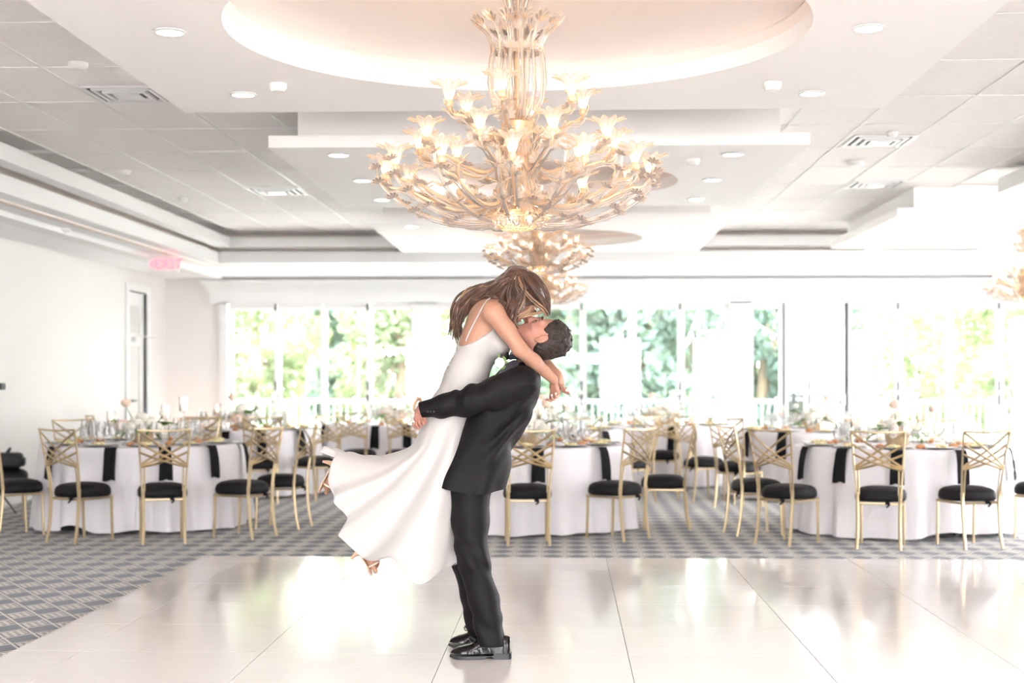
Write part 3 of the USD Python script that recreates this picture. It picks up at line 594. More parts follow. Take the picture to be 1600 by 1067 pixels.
def napkin(c, az, lab, tw):
    R = TR; prof = [(R - .032, ZS + .0022), (R - .018, ZS + .0022), (R + .012, ZS + .001), (R + .034, TZ - .02), (R + .052, TZ - .10), (R + .062, TZ - .18), (R + .068, TZ - .27)]
    rows = []
    for th in (0, 1):
        for i, (r, z) in enumerate(prof if th == 0 else prof[::-1]):
            row = []
            for j in range(7):
                y = (j / 6 - .5) * .105 * (1 + .04 * math.sin(i * 1.7 + tw)) + .004 * i * math.sin(tw); b = .004 * math.cos(j * 1.9 + tw) * (1 if i > 2 else 0)
                row.append((r + b + (0 if th == 0 else (-.004 if z < TZ else 0)) + .03, y, z + (.004 if th == 0 and z > TZ else 0) + (.008 * math.sin(j + tw) if (i == 6 and th == 0) or (i == 0 and th == 1) else 0)))
            rows.append(row)
    P = np.array(rows); P = P @ rotz(az).T + c
    m = MB().grid(np.concatenate([P, P[:1]])); n0 = P.shape[1]
    return m.build('napkin', 'napkin', smooth=50, label=lab, cat='napkin', group='black napkins over the table edges')
protos = {}
def place(kind, fn, loc, rz, label, group):
    if kind not in protos: protos[kind] = fn(label, loc, rz, group)
    else: dup(protos[kind], loc, rz, label, group)
CLK = 'second third fourth fifth sixth seventh eighth ninth tenth eleventh'.split()
order = ['nearest the camera', 'next along the rim', 'third along', 'fourth along', 'fifth along', 'sixth along', 'seventh along', 'eighth along', 'ninth along', 'tenth along', 'last along']
for k, (u, Y, lab, ns) in TB.items():
    c = TC[k]; toc = math.atan2(-c[1], -c[0]); near = k in 'ADH'
    for j in range(ns):
        az = toc + (j + .0) * 2 * PI / ns + {'A': .05, 'D': -.02, 'H': -.03}.get(k, .2)
        e = np.array([math.cos(az), math.sin(az), 0]); s = np.array([-e[1], e[0], 0])
        pl = c + e * (TR - .20) + [0, 0, ZS]
        po = 'camera-side place' if j == 0 else CLK[j - 1] + ' place clockwise from the camera side'
        place('plate', lambda l, p, r, g: mk_plate(l, p, g), pl, 0, f'white dark-rimmed plate, {lab}, {po}', f'plates on the {lab}')
        place('salad', mk_salad, pl + [0, 0, .0075], az, f'pale yellow starter, {lab}, {po}', f'starters on the {lab}')
        place('roll', mk_roll, c + e * (TR - .36) + s * .215 + [0, 0, ZS], az + 1, f'brown bread roll, {lab}, {po}', f'bread rolls on the {lab}')
        for kd, (rr, ss) in enumerate(((.46, -.02), (.43, .08), (.43, -.125))):
            nm = ('wine glass', 'champagne flute', 'water goblet')[kd]
            place('g%d' % kd, lambda l, p, r, g, kd=kd: mk_glass(kd, l, p, g), c + e * (TR - rr + .02) + s * ss + [0, 0, ZS], 0, f'clear {nm}, {lab}, {po}', nm.replace('glass', 'glasses').replace('flute', 'flutes').replace('goblet', 'goblets') + f' on the {lab}')
    NK = [-1]
    # napkins hang at the place of each modelled chair, on the camera half
    for j, az in enumerate(sorted(CHP.get(k, []))):
        cam_side = math.cos(az - toc) > -.15
        if cam_side: NK[0] += 1; napkin(c, az + .10, f'black napkin hanging over the {lab}, {("first", *CLK)[NK[0]]} one counterclockwise', j * 1.3 + ord(k))
NAPX = {'A': (147, 258, 75, 354), 'D': (936, 818), 'H': (1286, 1399, 1508)}
# ---- centrepieces
def bloom(r, seed, big):
    v, f = ICO[3 if big else 2]; nz = meshkit.fbm(v * (4.2 if big else 3) + seed * 7.3, 3, seed); d = 1 + (.34 if big else .22) * (nz - .5)
    return v * (r * d)[:, None] * [1, 1, .85], f
def centrepiece(c, ang, lab, var):
    t = thing('flower_centrepiece', f'low white flower centrepiece with green leaves on the {lab}', 'flower arrangement', c + np.array([0, 0, ZS]), ang, 'flower centrepieces', 1.06)
    MB().lathe([(.001, 0), (.07, 0), (.085, .012), (.10, .06), (.115, .10), (.108, .10), (.095, .06), (.001, .02)], 28).build('vase', 'bowl_gold', t)
    r = random.Random(var)
    for k in range(13):
        a = k * 2.4 + r.uniform(-.2, .2); q = [.0, .08, .10, .09, .15, .16, .15, .17, .16, .18, .2, .12, .14][k]; z = .22 - q * .55 + r.uniform(-.015, .02); rad = r.choice((.062, .07, .055)) if k < 9 else .042
        v, f = bloom(rad, k + var, rad > .06); MB().add(v + [q * math.cos(a) * 1.15, q * math.sin(a), z], f).build('bloom', 'petal_peach' if k in (4, 9, 11) else 'petal_white', t, smooth=True)
    for k in range(15):
        a = k * 1.7 + r.uniform(0, .5); L = r.uniform(.09, .17); q = .12 + r.uniform(0, .06); up = r.uniform(-.35, .75); w = L * .26
        e = np.array([math.cos(a), math.sin(a), 0]); s = np.array([-e[1], e[0], 0]); b = e * q + [0, 0, .13 + .05 * up]
        ts = np.linspace(0, 1, 6); P = np.array([[b + e * L * x + [0, 0, up * L * x - .35 * L * x * x] + s * y * w * math.sin(PI * min(x * .93 + .05, 1)) + [0, 0, .012 * abs(y)] for y in (-1, 0, 1)] for x in ts])
        m = MB().grid(P).grid(P[:, ::-1] - [0, 0, .0016]); m.build('leaf', 'leaf_green', t, smooth=50)
    for (x, y, h, rd) in ((-.16, .05, .36, .045), (.2, -.06, .27, .03)):
        MB().tube(bez([(0, 0, .08), (x * .6, y * .6, h * .6), (x, y, h - .03)], 8), .004, 5).build('stem', 'leaf_green', t)
        v, f = bloom(rd, var + 30, True); MB().add(v + [x, y, h], f).build('bloom', 'petal_peach' if h > .3 else 'petal_white', t, smooth=True)
    return t
def candle_vase(loc, h, label, group, first):
    if first: return dup(first, loc, 0, label, group)
    t = thing('candle_cylinder', label, 'candle', loc, 0, group)
    R = .043
    MB().lathe([(.001, 0), (.05, 0), (.05, .006), (.012, .012), (.009, .03), (.009, h - .10), (.02, h - .085), (R, h - .08), (R, h + .06), (R - .002, h + .06), (R - .002, h - .074), (.001, h - .074)], 24).build('glass', 'table_glass', t)
    MB().lathe([(.001, h - .073), (.032, h - .073), (.034, h - .03), (.03, h - .022), (.001, h - .026)], 20).build('wax', 'wax', t)
    MB().lathe([(.001, h - .018), (.006, h - .008), (.0035, h + .006), (.001, h + .018)], 10).build('flame', 'flame', t); return t
cv = {}
for i, (k, (u, Y, lab, ns)) in enumerate(TB.items()):
    c = TC[k]; ang = i * 1.3
    centrepiece(c, ang, lab, 5 + i)
    for q, (dx, dy, h) in enumerate(((.12, .365, .30), (.365, .12, .38), (-.35, .17, .24))):
        w = ('middle-height', 'tallest', 'lowest')[q]
        o = candle_vase(c + np.array([dx, dy, ZS]), h, f'lit candle on the {w} glass stand, {lab}', None, cv.get(q))
        cv.setdefault(q, o)
# ---- black device on a stand at the very edge
dv = thing('speaker_stand', 'black device on a slim stand at the picture edge by the side wall', 'speaker', (X(-7, 14.2), 14.2, 0))
MB().tube([(0, 0, .05), (0, 0, 1.28)], .014).build('pole', 'device_black', dv)
v, f = rbox((-.1, -.06, 1.27), (.085, .06, 1.34), .012); MB().add(v, f).build('head', 'device_black', dv)
for a in range(3): MB().tube([(0, 0, .3), (.2 * math.cos(a * 2.1 + .5), .2 * math.sin(a * 2.1 + .5), .01)], .009, 6).build('leg', 'device_black', dv)

# ---- warm uplight washing the corner wall
ul = thing('uplight', 'small warm uplight on the floor washing the far corner wall', 'lamp', (X(292, 21.0), 21.0, 0))
MB().lathe([(.001, 0), (.09, 0), (.09, .16), (.075, .16), (.07, .12), (.001, .12)], 24).build('housing', 'device_black', ul)
MB().lathe([(.001, .125), (.068, .125), (.068, .13), (.001, .13)], 20).build('lens', 'downlight', ul)
dl = UsdLux.DiskLight.Define(stage, str(ul.GetPath()) + '/lamp_light'); dl.CreateRadiusAttr(.06); dl.CreateIntensityAttr(150); dl.CreateColorAttr(Gf.Vec3f(1, .72, .58))
dl.AddTranslateOp().Set(Gf.Vec3d(0, 0, .14)); dl.AddRotateXYZOp().Set(Gf.Vec3f(180 + 14, 0, 0))
# ================================================================== CHANDELIERS
def palmette(b, e, n_, s):
    """gold wire loops and glass petals of a fan-shaped leaf at b, growing along e, facing n_, of size s"""
    e = np.asarray(e, float); e /= np.linalg.norm(e); n_ = np.asarray(n_, float) - e * (np.asarray(n_) @ e); n_ /= np.linalg.norm(n_); w = np.cross(n_, e)
    wire, glass = MB(), MB(); tt = np.linspace(0, 2 * PI, 10, endpoint=False)
    for k in range(-2, 3):
        a = k * .42; L = s * (1, .93, .72)[abs(k)]; d = e * math.cos(a) + w * math.sin(a); q = w * math.cos(a) - e * math.sin(a)
        c = b + d * L * .52; x = np.cos(tt); y = np.sin(tt)
        ring = c + d * (x * L * .48)[:, None] + q * ((y * (1 + .55 * x)) * s * .13)[:, None] + n_ * (s * .10 * ((x + 1) / 2) ** 2)[:, None]
        wire.tube(ring, s * .014, 4, closed=True)
        v = ICO[0][0] * [1, 1, 1]; P = c + d * (v[:, :1] * L * .46) + q * (v[:, 1:2] * s * .12) + n_ * (v[:, 2:] * s * .02 + s * .04); glass.add(P, ICO[0][1])
    return wire, glass
def frond(pts, n, r, beads=True):
    c = bez(pts, n); k = np.arange(n); rad = r * (1 + (.45 * (k % 4 == 0) if beads else 0)) * (1 - .3 * k / n); return MB().tube(c, rad, 6)
def shade_mesh():
    lob = lambda t, p: 1 + (.02 + .17 * t ** 2) * np.cos(10 * p)
    prof = [(.012, 0), (.020, .018), (.026, .040), (.035, .060), (.050, .074), (.068, .081), (.076, .080)]
    m = MB().lathe(prof, 60, lobes=None)
    # flute the rows
    V = m.v[0].reshape(len(prof), 60, 3); ph = np.arange(60) * 2 * PI / 60
    for i in range(len(V)):
        t = (i if i < len(prof) else 2 * len(prof) - 1 - i) / (len(prof) - 1); V[i, :, :2] *= lob(t, ph)[:, None]; V[i, :, 2] += .006 * t ** 2 * np.cos(10 * ph)
    m.v[0] = V.reshape(-1, 3)
    w = MB()
    for k in range(10):
        a = k * 2 * PI / 10 + PI / 10
        w.tube([(r * .96 * math.cos(a) * lob((i) / 6, a), r * .96 * math.sin(a) * lob(i / 6, a), z - .001 - .006 * (i / 6) ** 2) for i, (r, z) in enumerate(prof)], .0016, 4)
    i6 = 6; rr = [(.076 * lob(1, a) * math.cos(a), .076 * lob(1, a) * math.sin(a), .080 + .006 * math.cos(10 * a)) for a in np.linspace(0, 2 * PI, 60, endpoint=False)]
    w.tube(rr, .0016, 4, closed=True); return m, w
SHG, SHW = shade_mesh()
def chandelier(loc, label, top):
    t = thing('chandelier', label, 'chandelier', loc, 0, None)
    MB().tube([(0, 0, .05), (0, 0, top)], .011, 8).build('rod', 'gold', t)
    MB().lathe([(.001, top), (.07, top), (.075, top - .015), (.03, top - .05), (.012, top - .06), (.001, top - .06)], 24).build('ceiling_canopy', 'gold', t)
    MB().lathe([(.001, .40), (.03, .41), (.06, .44), (.075, .445), (.075, .50), (.066, .505), (.03, .53), (.015, .56), (.001, .56)], 32).build('hub', 'gold', t)
    MB().lathe([(.001, .03), (.03, .035), (.05, .06), (.055, .09), (.03, .12), (.02, .2), (.024, .4), (.001, .4)], 24).build('hub', 'gold', t)
    for z, r in ((1.10, .020), (.62, .016), (1.08, .014)): MB().ell((0, 0, z), (r, r, r), 2).build('ball', 'gold', t)
    tiers = ((12, [(.04, .40), (.06, .26), (.13, .13), (.27, .09), (.41, .135), (.52, .19), (.585, .195), (.615, .225), (.62, .262)], .0, .62, .262, (.30, .45, .62, .8)),
             (9, [(.05, .43), (.08, .32), (.17, .255), (.29, .285), (.39, .325), (.445, .33), (.47, .36), (.47, .392)], .2, .47, .392, (.4, .65, .85)),
             (6, [(.06, .465), (.13, .44), (.20, .465), (.26, .515), (.30, .52), (.33, .55), (.33, .585)], .35, .33, .585, (.4, .75)))
    for n, prof, off, R, zc, lv in tiers:
        for i in range(n):
            a = off + i * 2 * PI / n; M = rotz(a)
            c = bez([(r, 0, z) for r, z in prof], 26); arm = MB().tube(c, np.linspace(.010, .0065, 26), 6)
            for s in (-1, 1):      # curled tendrils
                k = int(26 * .55); p = c[k]; arm.tube(bez([p, p + [.05, s * .02, .03], p + [.07, s * .035, .07], p + [.045, s * .04, .085]], 8), .003, 4)
            arm.lathe([(.001, -.004), (.012, -.002), (.018, .006), (.020, .016), (.016, .028), (.011, .034), (.001, .034)], 14, (R, 0, zc - .03))
            gl = MB().join(frond([(r + .012, .012, z - .018) for r, z in prof[1:-1]], 26, .0055)).join(frond([(r + .01, -.014, z - .010) for r, z in prof[1:-1]], 26, .0045))
            for li, q in enumerate(lv):
                k = int(25 * q); p = c[k]; tg = c[min(k + 1, 25)] - c[k - 1]; tg /= np.linalg.norm(tg); s = (-1) ** (li + i)
                for e_, nn in (((tg[0] * .5, s * .55, .8), (1, 0, -.3)), ((tg[0] * .6, -s * .8, .35), (.3, .3, -1))):
                    w, g_ = palmette(p, e_, nn, .066); arm.join(w); gl.join(g_)
            A = arm.xf(M).build('arm', 'gold_wire', t, smooth=50)
            gl.xf(M).build('leaf_spray', 'shade_glass', A, smooth=50)
            T = np.array([R * math.cos(a), R * math.sin(a), zc])
            SHG.copy().xf(rotz(a), T).build('shade', 'shade_glass', A, smooth=50)
            SHW.copy().xf(rotz(a), T).build('shade_wire', 'gold_wire', A, smooth=False)
            MB().lathe([(.001, .0), (.007, .004), (.0095, .018), (.007, .032), (.001, .046)], 10, T + [0, 0, .004]).build('bulb', 'bulb', A)
    # outer glass fronds of the bowl
    for i in range(14):
        a = .13 + i * 2 * PI / 14; M = rotz(a); pr = [(.14, 0, .02), (.30, 0, .025), (.45, 0, .065), (.57, 0, .135), (.645, 0, .215), (.655, 0, .29)]
        g_ = frond(pr, 34, .007); w = MB().tube(bez(pr, 24) + [0, .008, .006], .0025, 4); c = bez(pr, 24)
        for k in (5, 10, 14, 18, 22):
            for s in (-1, 1):
                ww, gg = palmette(c[k], (.4, s * .8, .45), (-.3, 0, -1), .058); w.join(ww); g_.join(gg)
        F_ = g_.xf(M).build('frond', 'crystal', t, smooth=50); w.xf(M).build('frond_wire', 'gold_wire', F_, smooth=50)
    # vase-shaped crown of stalks, and the taller inner crown
    for n, off, pr, sz in ((14, 0, [(.045, .50), (.10, .56), (.128, .66), (.128, .76), (.118, .85), (.14, .915), (.185, .955)], .075), (8, .2, [(.03, .52), (.05, .7), (.055, .84), (.075, .93)], .07), (8, .1, [(.02, .86), (.04, 1.0), (.07, 1.10), (.115, 1.13)], .07), (6, .4, [(.015, 1.0), (.03, 1.07), (.045, 1.12), (.07, 1.155)], .06)):
        for i in range(n):
            a = off + i * 2 * PI / n; M = rotz(a); P3 = [(r, 0, z) for r, z in pr]; g_ = frond(P3, 22, .0075); c = bez(P3, 22); w = MB().tube(c + [.006, 0, 0], .002, 4)
            d = c[-1] - c[-3]
            for b, e_, s_ in ((c[-2], d, sz), (c[13], (.3, .5, 1), sz * .6), (c[13], (.3, -.5, 1), sz * .6)):
                ww, gg = palmette(b, e_, (-1, 0, .4), s_); w.join(ww); g_.join(gg)
            S = g_.xf(M).build('stalk', 'crystal', t, smooth=50); w.xf(M).build('stalk_wire', 'gold_wire', S, smooth=50)
    # cascade of leaves around the lower column
    for i in range(9):
        a = i * 2 * PI / 9 + .1; M = rotz(a); P3 = [(.13, 0, .04), (.085, 0, .12), (.065, 0, .24), (.075, 0, .34), (.10, 0, .42)]; c = bez(P3, 20); g_ = frond(P3, 20, .008); w = MB().tube(c + [.007, 0, 0], .003, 4)
        for k in (2, 5, 8, 11, 14, 18):
            ww, gg = palmette(c[k] + [.008, 0, 0], (.45, (-1) ** k * .25, 1), (-1, 0, .4), .075); w.join(ww); g_.join(gg)
        S = g_.xf(M).build('leaf_cascade', 'crystal', t, smooth=50); w.xf(M).build('cascade_wire', 'gold_wire', S, smooth=50)
    # wire loops and gem drops round the bottom ring
    rg = MB().tube([(.15 * math.cos(a), .15 * math.sin(a), .052) for a in np.linspace(0, 2 * PI, 40, endpoint=False)], .004, 5, closed=True)
    rg.tube([(.075 * math.cos(a), .075 * math.sin(a), .0) for a in np.linspace(0, 2 * PI, 30, endpoint=False)], .003, 5, closed=True)
    gm = MB()
    for i in range(12):
        a = i * 2 * PI / 12; e = np.array([math.cos(a), math.sin(a), 0]); s = np.array([-e[1], e[0], 0]); tt = np.linspace(0, 2 * PI, 16, endpoint=False)
        dn = e * -.085 + np.array([0, 0, -.05]); c0 = e * .155 + [0, 0, .052] + dn * .5
        rg.tube(c0 + (dn * .5) * np.cos(tt)[:, None] + s * (np.sin(tt) * (.034 - .012 * np.cos(tt)))[:, None], .003, 4, closed=True)
        gm.ell(c0 + dn * -.1, (.022, .022, .03), 1)
    r_ = rg.build('bottom_ring', 'gold_wire', t, smooth=50); gm.build('gem_drop', 'crystal', r_, smooth=False)
    for k in range(3):
        a = k * 2.1; MB().lathe([(.001, .0), (.010, .006), (.014, .02), (.010, .034), (.001, .04)], 10, (.06 * math.cos(a), .06 * math.sin(a), .03)).build('lower_bulb', 'bulb', t)
    return t
cy = 6.67
c1 = chandelier((X(808, cy), cy, 2.09), 'large gold and crystal chandelier hanging right above the couple', 1.204)
def small(u, Y, vb, label):
    s = .68; z = Zv(vb, Y, u); o = dup(c1, (X(u, Y), Y, z), .4, label, None, s)
    e = thing('ceiling_rod', f'thin gold rod holding up the {label.split(" ")[0]} chandelier', 'rod', (X(u, Y), Y, 0)); zt = ZC + .279
    a0 = z + s * 1.204
    MB().tube([(0, 0, a0 - .002), (0, 0, zt - .02)], .008, 8).build('rod', 'gold', e); MB().lathe([(.001, zt), (.05, zt), (.045, zt - .03), (.001, zt - .04)], 20).build('canopy', 'gold', e)
small(841, 11.8, 428, 'second smaller chandelier hanging behind the big one'); small(856, 16.6, 476, 'third chandelier farthest back, just above the kiss'); small(1601, 16.2, 472, 'single chandelier in the side bay at the picture edge')
# ================================================================== THE COUPLE
class Vox:
    def __init__(s, lo, hi, h):
        s.lo, s.h = np.asarray(lo, float), h; s.n = np.ceil((np.asarray(hi) - s.lo) / h).astype(int) + 1; s.F = np.full(s.n, .2, np.float32)
    def box(s, lo, hi):
        a = np.clip(np.floor((np.asarray(lo) - s.lo) / s.h).astype(int), 0, s.n - 1); b = np.clip(np.ceil((np.asarray(hi) - s.lo) / s.h).astype(int) + 1, 1, s.n)
        ax = [s.lo[i] + s.h * np.arange(a[i], b[i]) for i in range(3)]
        return tuple(slice(a[i], b[i]) for i in range(3)), np.stack(np.meshgrid(*ax, indexing='ij'), -1).astype(np.float32)
    def put(s, lo, hi, fn, k=.02, sub=False):
        m = k + 3 * s.h; sl, P = s.box(np.asarray(lo) - m, np.asarray(hi) + m)
        if 0 in P.shape: return s
        d = fn(P).astype(np.float32); A = s.F[sl]
        if sub: d = -d; hh = np.maximum(k - np.abs(A - d), 0) / k; s.F[sl] = np.maximum(A, d) + hh * hh * k * .25
        else: hh = np.maximum(k - np.abs(A - d), 0) / k; s.F[sl] = np.minimum(A, d) - hh * hh * k * .25
        return s
    def cone(s, a, b, ra, rb, k=.02, flat=None, sub=False):
        """tapered capsule; flat = (axis, factor) squeezes the section so that it is factor times as wide along that axis"""
        a, b = np.asarray(a, float), np.asarray(b, float); r = max(ra, rb) * (max(1, flat[1]) if flat else 1)
        def fn(P):
            p, A, B, sc = P, a, b, 1.
            if flat:
                n = np.asarray(flat[0], float); n = n / np.linalg.norm(n); q = 1 / flat[1] - 1
                p = P + (P @ n.astype(np.float32))[..., None] * (n * q); A = a + n * (a @ n) * q; B = b + n * (b @ n) * q
            ab = B - A; L = max(ab @ ab, 1e-9); t = np.clip(((p - A) @ ab) / L, 0, 1); return np.linalg.norm(p - A - t[..., None] * ab, axis=-1) - (ra + (rb - ra) * t)
        return s.put(np.minimum(a, b) - r, np.maximum(a, b) + r, fn, k, sub)
    def chain(s, pts, rs, k=.02, flat=None):
        for i in range(len(pts) - 1): s.cone(pts[i], pts[i + 1], rs[i], rs[i + 1], k, flat)
        return s
    def ell(s, c, r, R=None, k=.02, sub=False):
        c, r = np.asarray(c, float), np.asarray(r, float); R = np.eye(3) if R is None else np.asarray(R)
        def fn(P):
            q = (P - c) @ R; k0 = np.linalg.norm(q / r, axis=-1); k1 = np.linalg.norm(q / r ** 2, axis=-1); return np.where(k1 > 1e-6, k0 * (k0 - 1) / np.maximum(k1, 1e-6), -r.min())
        m = r.max(); return s.put(c - m, c + m, fn, k, sub)
    def plane(s, p, n, lo, hi, k=.004):
        """cut away the side that the normal n points to"""
        p, n = np.asarray(p, float), np.asarray(n, float); n = n / np.linalg.norm(n); sl, P = s.box(lo, hi); d = ((P - p) @ n).astype(np.float32); s.F[sl] = np.maximum(s.F[sl], d); return s
    def mesh(s):
        F = s.F; ins = F < 0; n = np.array(F.shape)
        c = ins[:-1, :-1, :-1].astype(np.int8)
        tot = np.zeros_like(c)
        for dx, dy, dz in np.ndindex(2, 2, 2): tot += ins[dx:n[0] - 1 + dx, dy:n[1] - 1 + dy, dz:n[2] - 1 + dz]
        mixed = (tot > 0) & (tot < 8); I = np.argwhere(mixed); idx = np.full(mixed.shape, -1, np.int32); idx[mixed] = np.arange(len(I))
        cs = np.array(list(np.ndindex(2, 2, 2))); val = np.stack([F[I[:, 0] + a, I[:, 1] + b, I[:, 2] + c_] for a, b, c_ in cs], 1)
        acc = np.zeros((len(I), 3)); cnt = np.zeros(len(I))
        for i in range(8):
            for j in range(i + 1, 8):
                if np.abs(cs[i] - cs[j]).sum() != 1: continue
                a, b = val[:, i], val[:, j]; m = (a < 0) != (b < 0); t = np.where(m, a / np.where(m, a - b, 1), 0)
                acc += m[:, None] * (cs[i] + t[:, None] * (cs[j] - cs[i])); cnt += m
        V = s.lo + s.h * (I + acc / cnt[:, None]); faces = []
        for ax in range(3):
            o = [q for q in range(3) if q != ax]
            sl0 = [slice(None)] * 3; sl1 = [slice(None)] * 3; sl0[ax] = slice(0, -1); sl1[ax] = slice(1, None)
            E = np.argwhere(ins[tuple(sl0)] != ins[tuple(sl1)]); E = E[(E[:, o[0]] > 0) & (E[:, o[1]] > 0) & (E[:, o[0]] < n[o[0]] - 1) & (E[:, o[1]] < n[o[1]] - 1)]
            g4 = []
            for da, db in ((0, 0), (1, 0), (1, 1), (0, 1)):
                q = E.copy(); q[:, o[0]] -= da; q[:, o[1]] -= db; g4.append(idx[q[:, 0], q[:, 1], q[:, 2]])
            Q = np.stack(g4, 1); flip = ins[E[:, 0], E[:, 1], E[:, 2]]
            if ax == 1: flip = ~flip
            Q[flip] = Q[flip][:, ::-1]; faces.append(Q)
        Q = np.vstack(faces); Q = Q[(Q >= 0).all(1)]; f = np.vstack([Q[:, [0, 1, 2]], Q[:, [0, 2, 3]]])
        # light Taubin smoothing
        m = trimesh.Trimesh(V, f[:, ::-1], process=False)
        if m.volume < 0: m.invert()
        from scipy.sparse import coo_matrix
        ed = m.edges_unique; n_ = len(m.vertices); A = coo_matrix((np.ones(len(ed) * 2), (np.r_[ed[:, 0], ed[:, 1]], np.r_[ed[:, 1], ed[:, 0]])), (n_, n_)).tocsr(); dg = np.maximum(np.asarray(A.sum(1)).ravel(), 1)[:, None]; W = np.array(m.vertices)
        for it in range(5):
            for l in (.5, -.52): W = W + l * (A @ W / dg - W)
        m.vertices = W; return m
    def hit(s, u, v, y0=6.4, y1=7.9):
        """first point of the surface seen through pixel (u, v)"""
        ys = np.arange(y0, y1, .002); d = ray(u, v); P = d[None] * (ys / d[1])[:, None] + [0, 0, H0]; q = np.round((P - s.lo) / s.h).astype(int); ok = ((q >= 0) & (q < s.n)).all(1)
        f = np.where(ok, s.F[tuple(np.clip(q, 0, s.n - 1).T)], 1); k = np.argmax(f < 0.001)
        return P[k] if f[k] < .001 else at(u, v, 7.1)
Y0 = 7.12
def P_(u, v, dy=0.0): return at(u, v, Y0 + dy)
def frame(f, up):
    f = np.asarray(f, float) / np.linalg.norm(f); up = np.asarray(up, float); up = up - f * (up @ f); up /= np.linalg.norm(up); return np.stack([np.cross(f, up), f, up], 1)   # columns: right, forward, up
def head(vx, C, R, jaw=1.0):
    L = lambda x, y, z: C + R @ np.array([x, y, z])
    vx.ell(L(0, -.012, .032), (.073, .094, .085), R, .02); vx.ell(L(0, .028, -.03), (.058, .064, .082), R, .03)
    for s in (-1, 1):
        vx.cone(L(s * .052, .0, -.055), L(s * .016, .068, -.10), .022 * jaw, .020 * jaw, .03)
        vx.cone(L(s * .012, .086, .020), L(s * .042, .074, .022), .011, .010, .014)          # brow
        vx.ell(L(s * .044, .056, -.028), (.024, .026, .02), R, .02)                             # cheek
        vx.ell(L(s * .031, .094, .0), (.015, .012, .010), R, .012, True)                        # socket
        vx.ell(L(s * .031, .077, .0), (.0125, .0125, .0125), R, .003)                           # lid
        vx.ell(L(s * .0105, .098, -.040), (.009, .010, .007), R, .008)
        vx.ell(L(s * .081, -.012, -.004), (.010, .021, .033), R @ rotz(s * .45) , .006); vx.ell(L(s * .092, -.006, .002), (.007, .011, .020), R, .004, True)
        vx.ell(L(s * .074, -.006, -.032), (.008, .010, .010), R, .006)
    vx.cone(L(0, .090, .008), L(0, .110, -.033), .0085, .0125, .014)
    vx.ell(L(0, .070, -.106), (.022 * jaw, .018, .016), R, .02)
    vx.cone(L(-.016, .086, -.0605), L(.016, .086, -.0605), .0075, .0075, .008); vx.cone(L(-.013, .084, -.073), L(.013, .084, -.073), .008, .008, .008)
    vx.cone(L(-.02, .096, -.0668), L(.02, .096, -.0668), .003, .003, .004, sub=True); return L
def hand(vx, W, d, n, thumb, sc=1.0, curl=(.5, .55, .6, .7), bend=(.5, .9, .6), spread=.06):
    """wrist W, finger direction d, palm facing n; thumb = +-1 picks the side d x n"""
    d = np.asarray(d, float) / np.linalg.norm(d); n = np.asarray(n, float); n = n - d * (n @ d); n /= np.linalg.norm(n); s = np.cross(d, n)
    rot = lambda v, a: v * math.cos(a) + np.cross(s, v) * math.sin(a) * -1 + s * (s @ v) * (1 - math.cos(a))
    tips = []
    for i in range(4):
        o = (1.5 - i) * .0195 * thumb * sc; K = W + d * (.088 - .006 * abs(i - 1.2)) * sc + s * o; vx.cone(W + s * o * .55 + d * .012 * sc, K, .0125 * sc, .0108 * sc, .012)
        p = K; a = 0; Ls = np.array([.044, .027, .021]) * sc * (.92, 1, .95, .78)[i]; r = .0090 * sc
        for j in range(3):
            a += curl[i] * bend[j] * 1.6; q = p + (rot(d, a) + s * (1.5 - i) * spread * thumb) * Ls[j]; vx.cone(p, q, r, r * .9, .003); p, r = q, r * .9
        tips.append(p)
    b = W + d * .022 * sc + s * thumb * .020 * sc + n * .006; m = b + (d * .62 + s * thumb * .66 + n * .35) * .040 * sc; vx.cone(b, m, .0135 * sc, .0105 * sc, .012); e = m + (d * .82 + s * thumb * .15 + n * .5) * .030 * sc; vx.cone(m, e, .0102 * sc, .0085 * sc, .004)
    return tips + [e]
SIDE = np.array([0, 1.0, 0])
# ---------------------------------------------------------------- the bride
bC = P_(815, 466, .02); bR = frame((.50, .05, -.86), (.86, .0, .50))
bv = Vox(at(494, 900, 6.95) - [.05, .38, .05], at(895, 415, 7.3) + [.08, .38, .08], .0046)
pel, wai, che, upb = P_(701, 652), P_(728, 590), P_(753, 532), P_(758, 500)
fl = (SIDE, 1.28)
bv.chain([pel, wai, che, upb], [.104, .088, .094, .088], .05, fl)
nk = P_(779, 481, .01); shR, shL = P_(771, 488, -.150), P_(759, 484, .165)
bv.cone(P_(763, 489, -.08), shR, .060, .052, .04); bv.cone(P_(758, 488, .08), shL, .060, .052, .04); bv.cone(P_(764, 486), nk, .06, .048, .04)
bv.cone(nk, bC + bR @ np.array([0, -.03, -.06]), .046, .046, .03)
elR, elL = P_(813, 546, -.175), P_(826, 545, .17); wrR, wrL = P_(864, 592, -.055), P_(871, 586, .06)
bv.chain([shR, (shR + elR) / 2 + [0, -.004, .003], elR, (elR * .6 + wrR * .4), wrR], [.050, .043, .037, .036, .0245], .02)
bv.chain([shL, elL, elL * .6 + wrL * .4, wrL], [.048, .037, .035, .0245], .02)
bv.ell(P_(766, 556, .0) + np.array([.045, 0, .05]), (.05, .115, .05), None, .03)       # bust
tR = hand(bv, wrR + np.array([.004, .01, -.01]), (.10, .15, -1), (.55, .7, .1), -1, .80, (.75, .85, .95, 1.0))
tL = hand(bv, wrL + np.array([.012, 0, -.002]), (.05, -.62, -.78), (-.75, .25, -.5), 1, .80, (.35, .4, .5, .6))
head(bv, bC, bR, .88)
hpR, hpL, knR, knL = P_(697, 668, -.06), P_(697, 666, .06), P_(684, 792, -.09), P_(655, 786, .11)
anR, anL = P_(588, 854, -.08), P_(543, 741, .10)
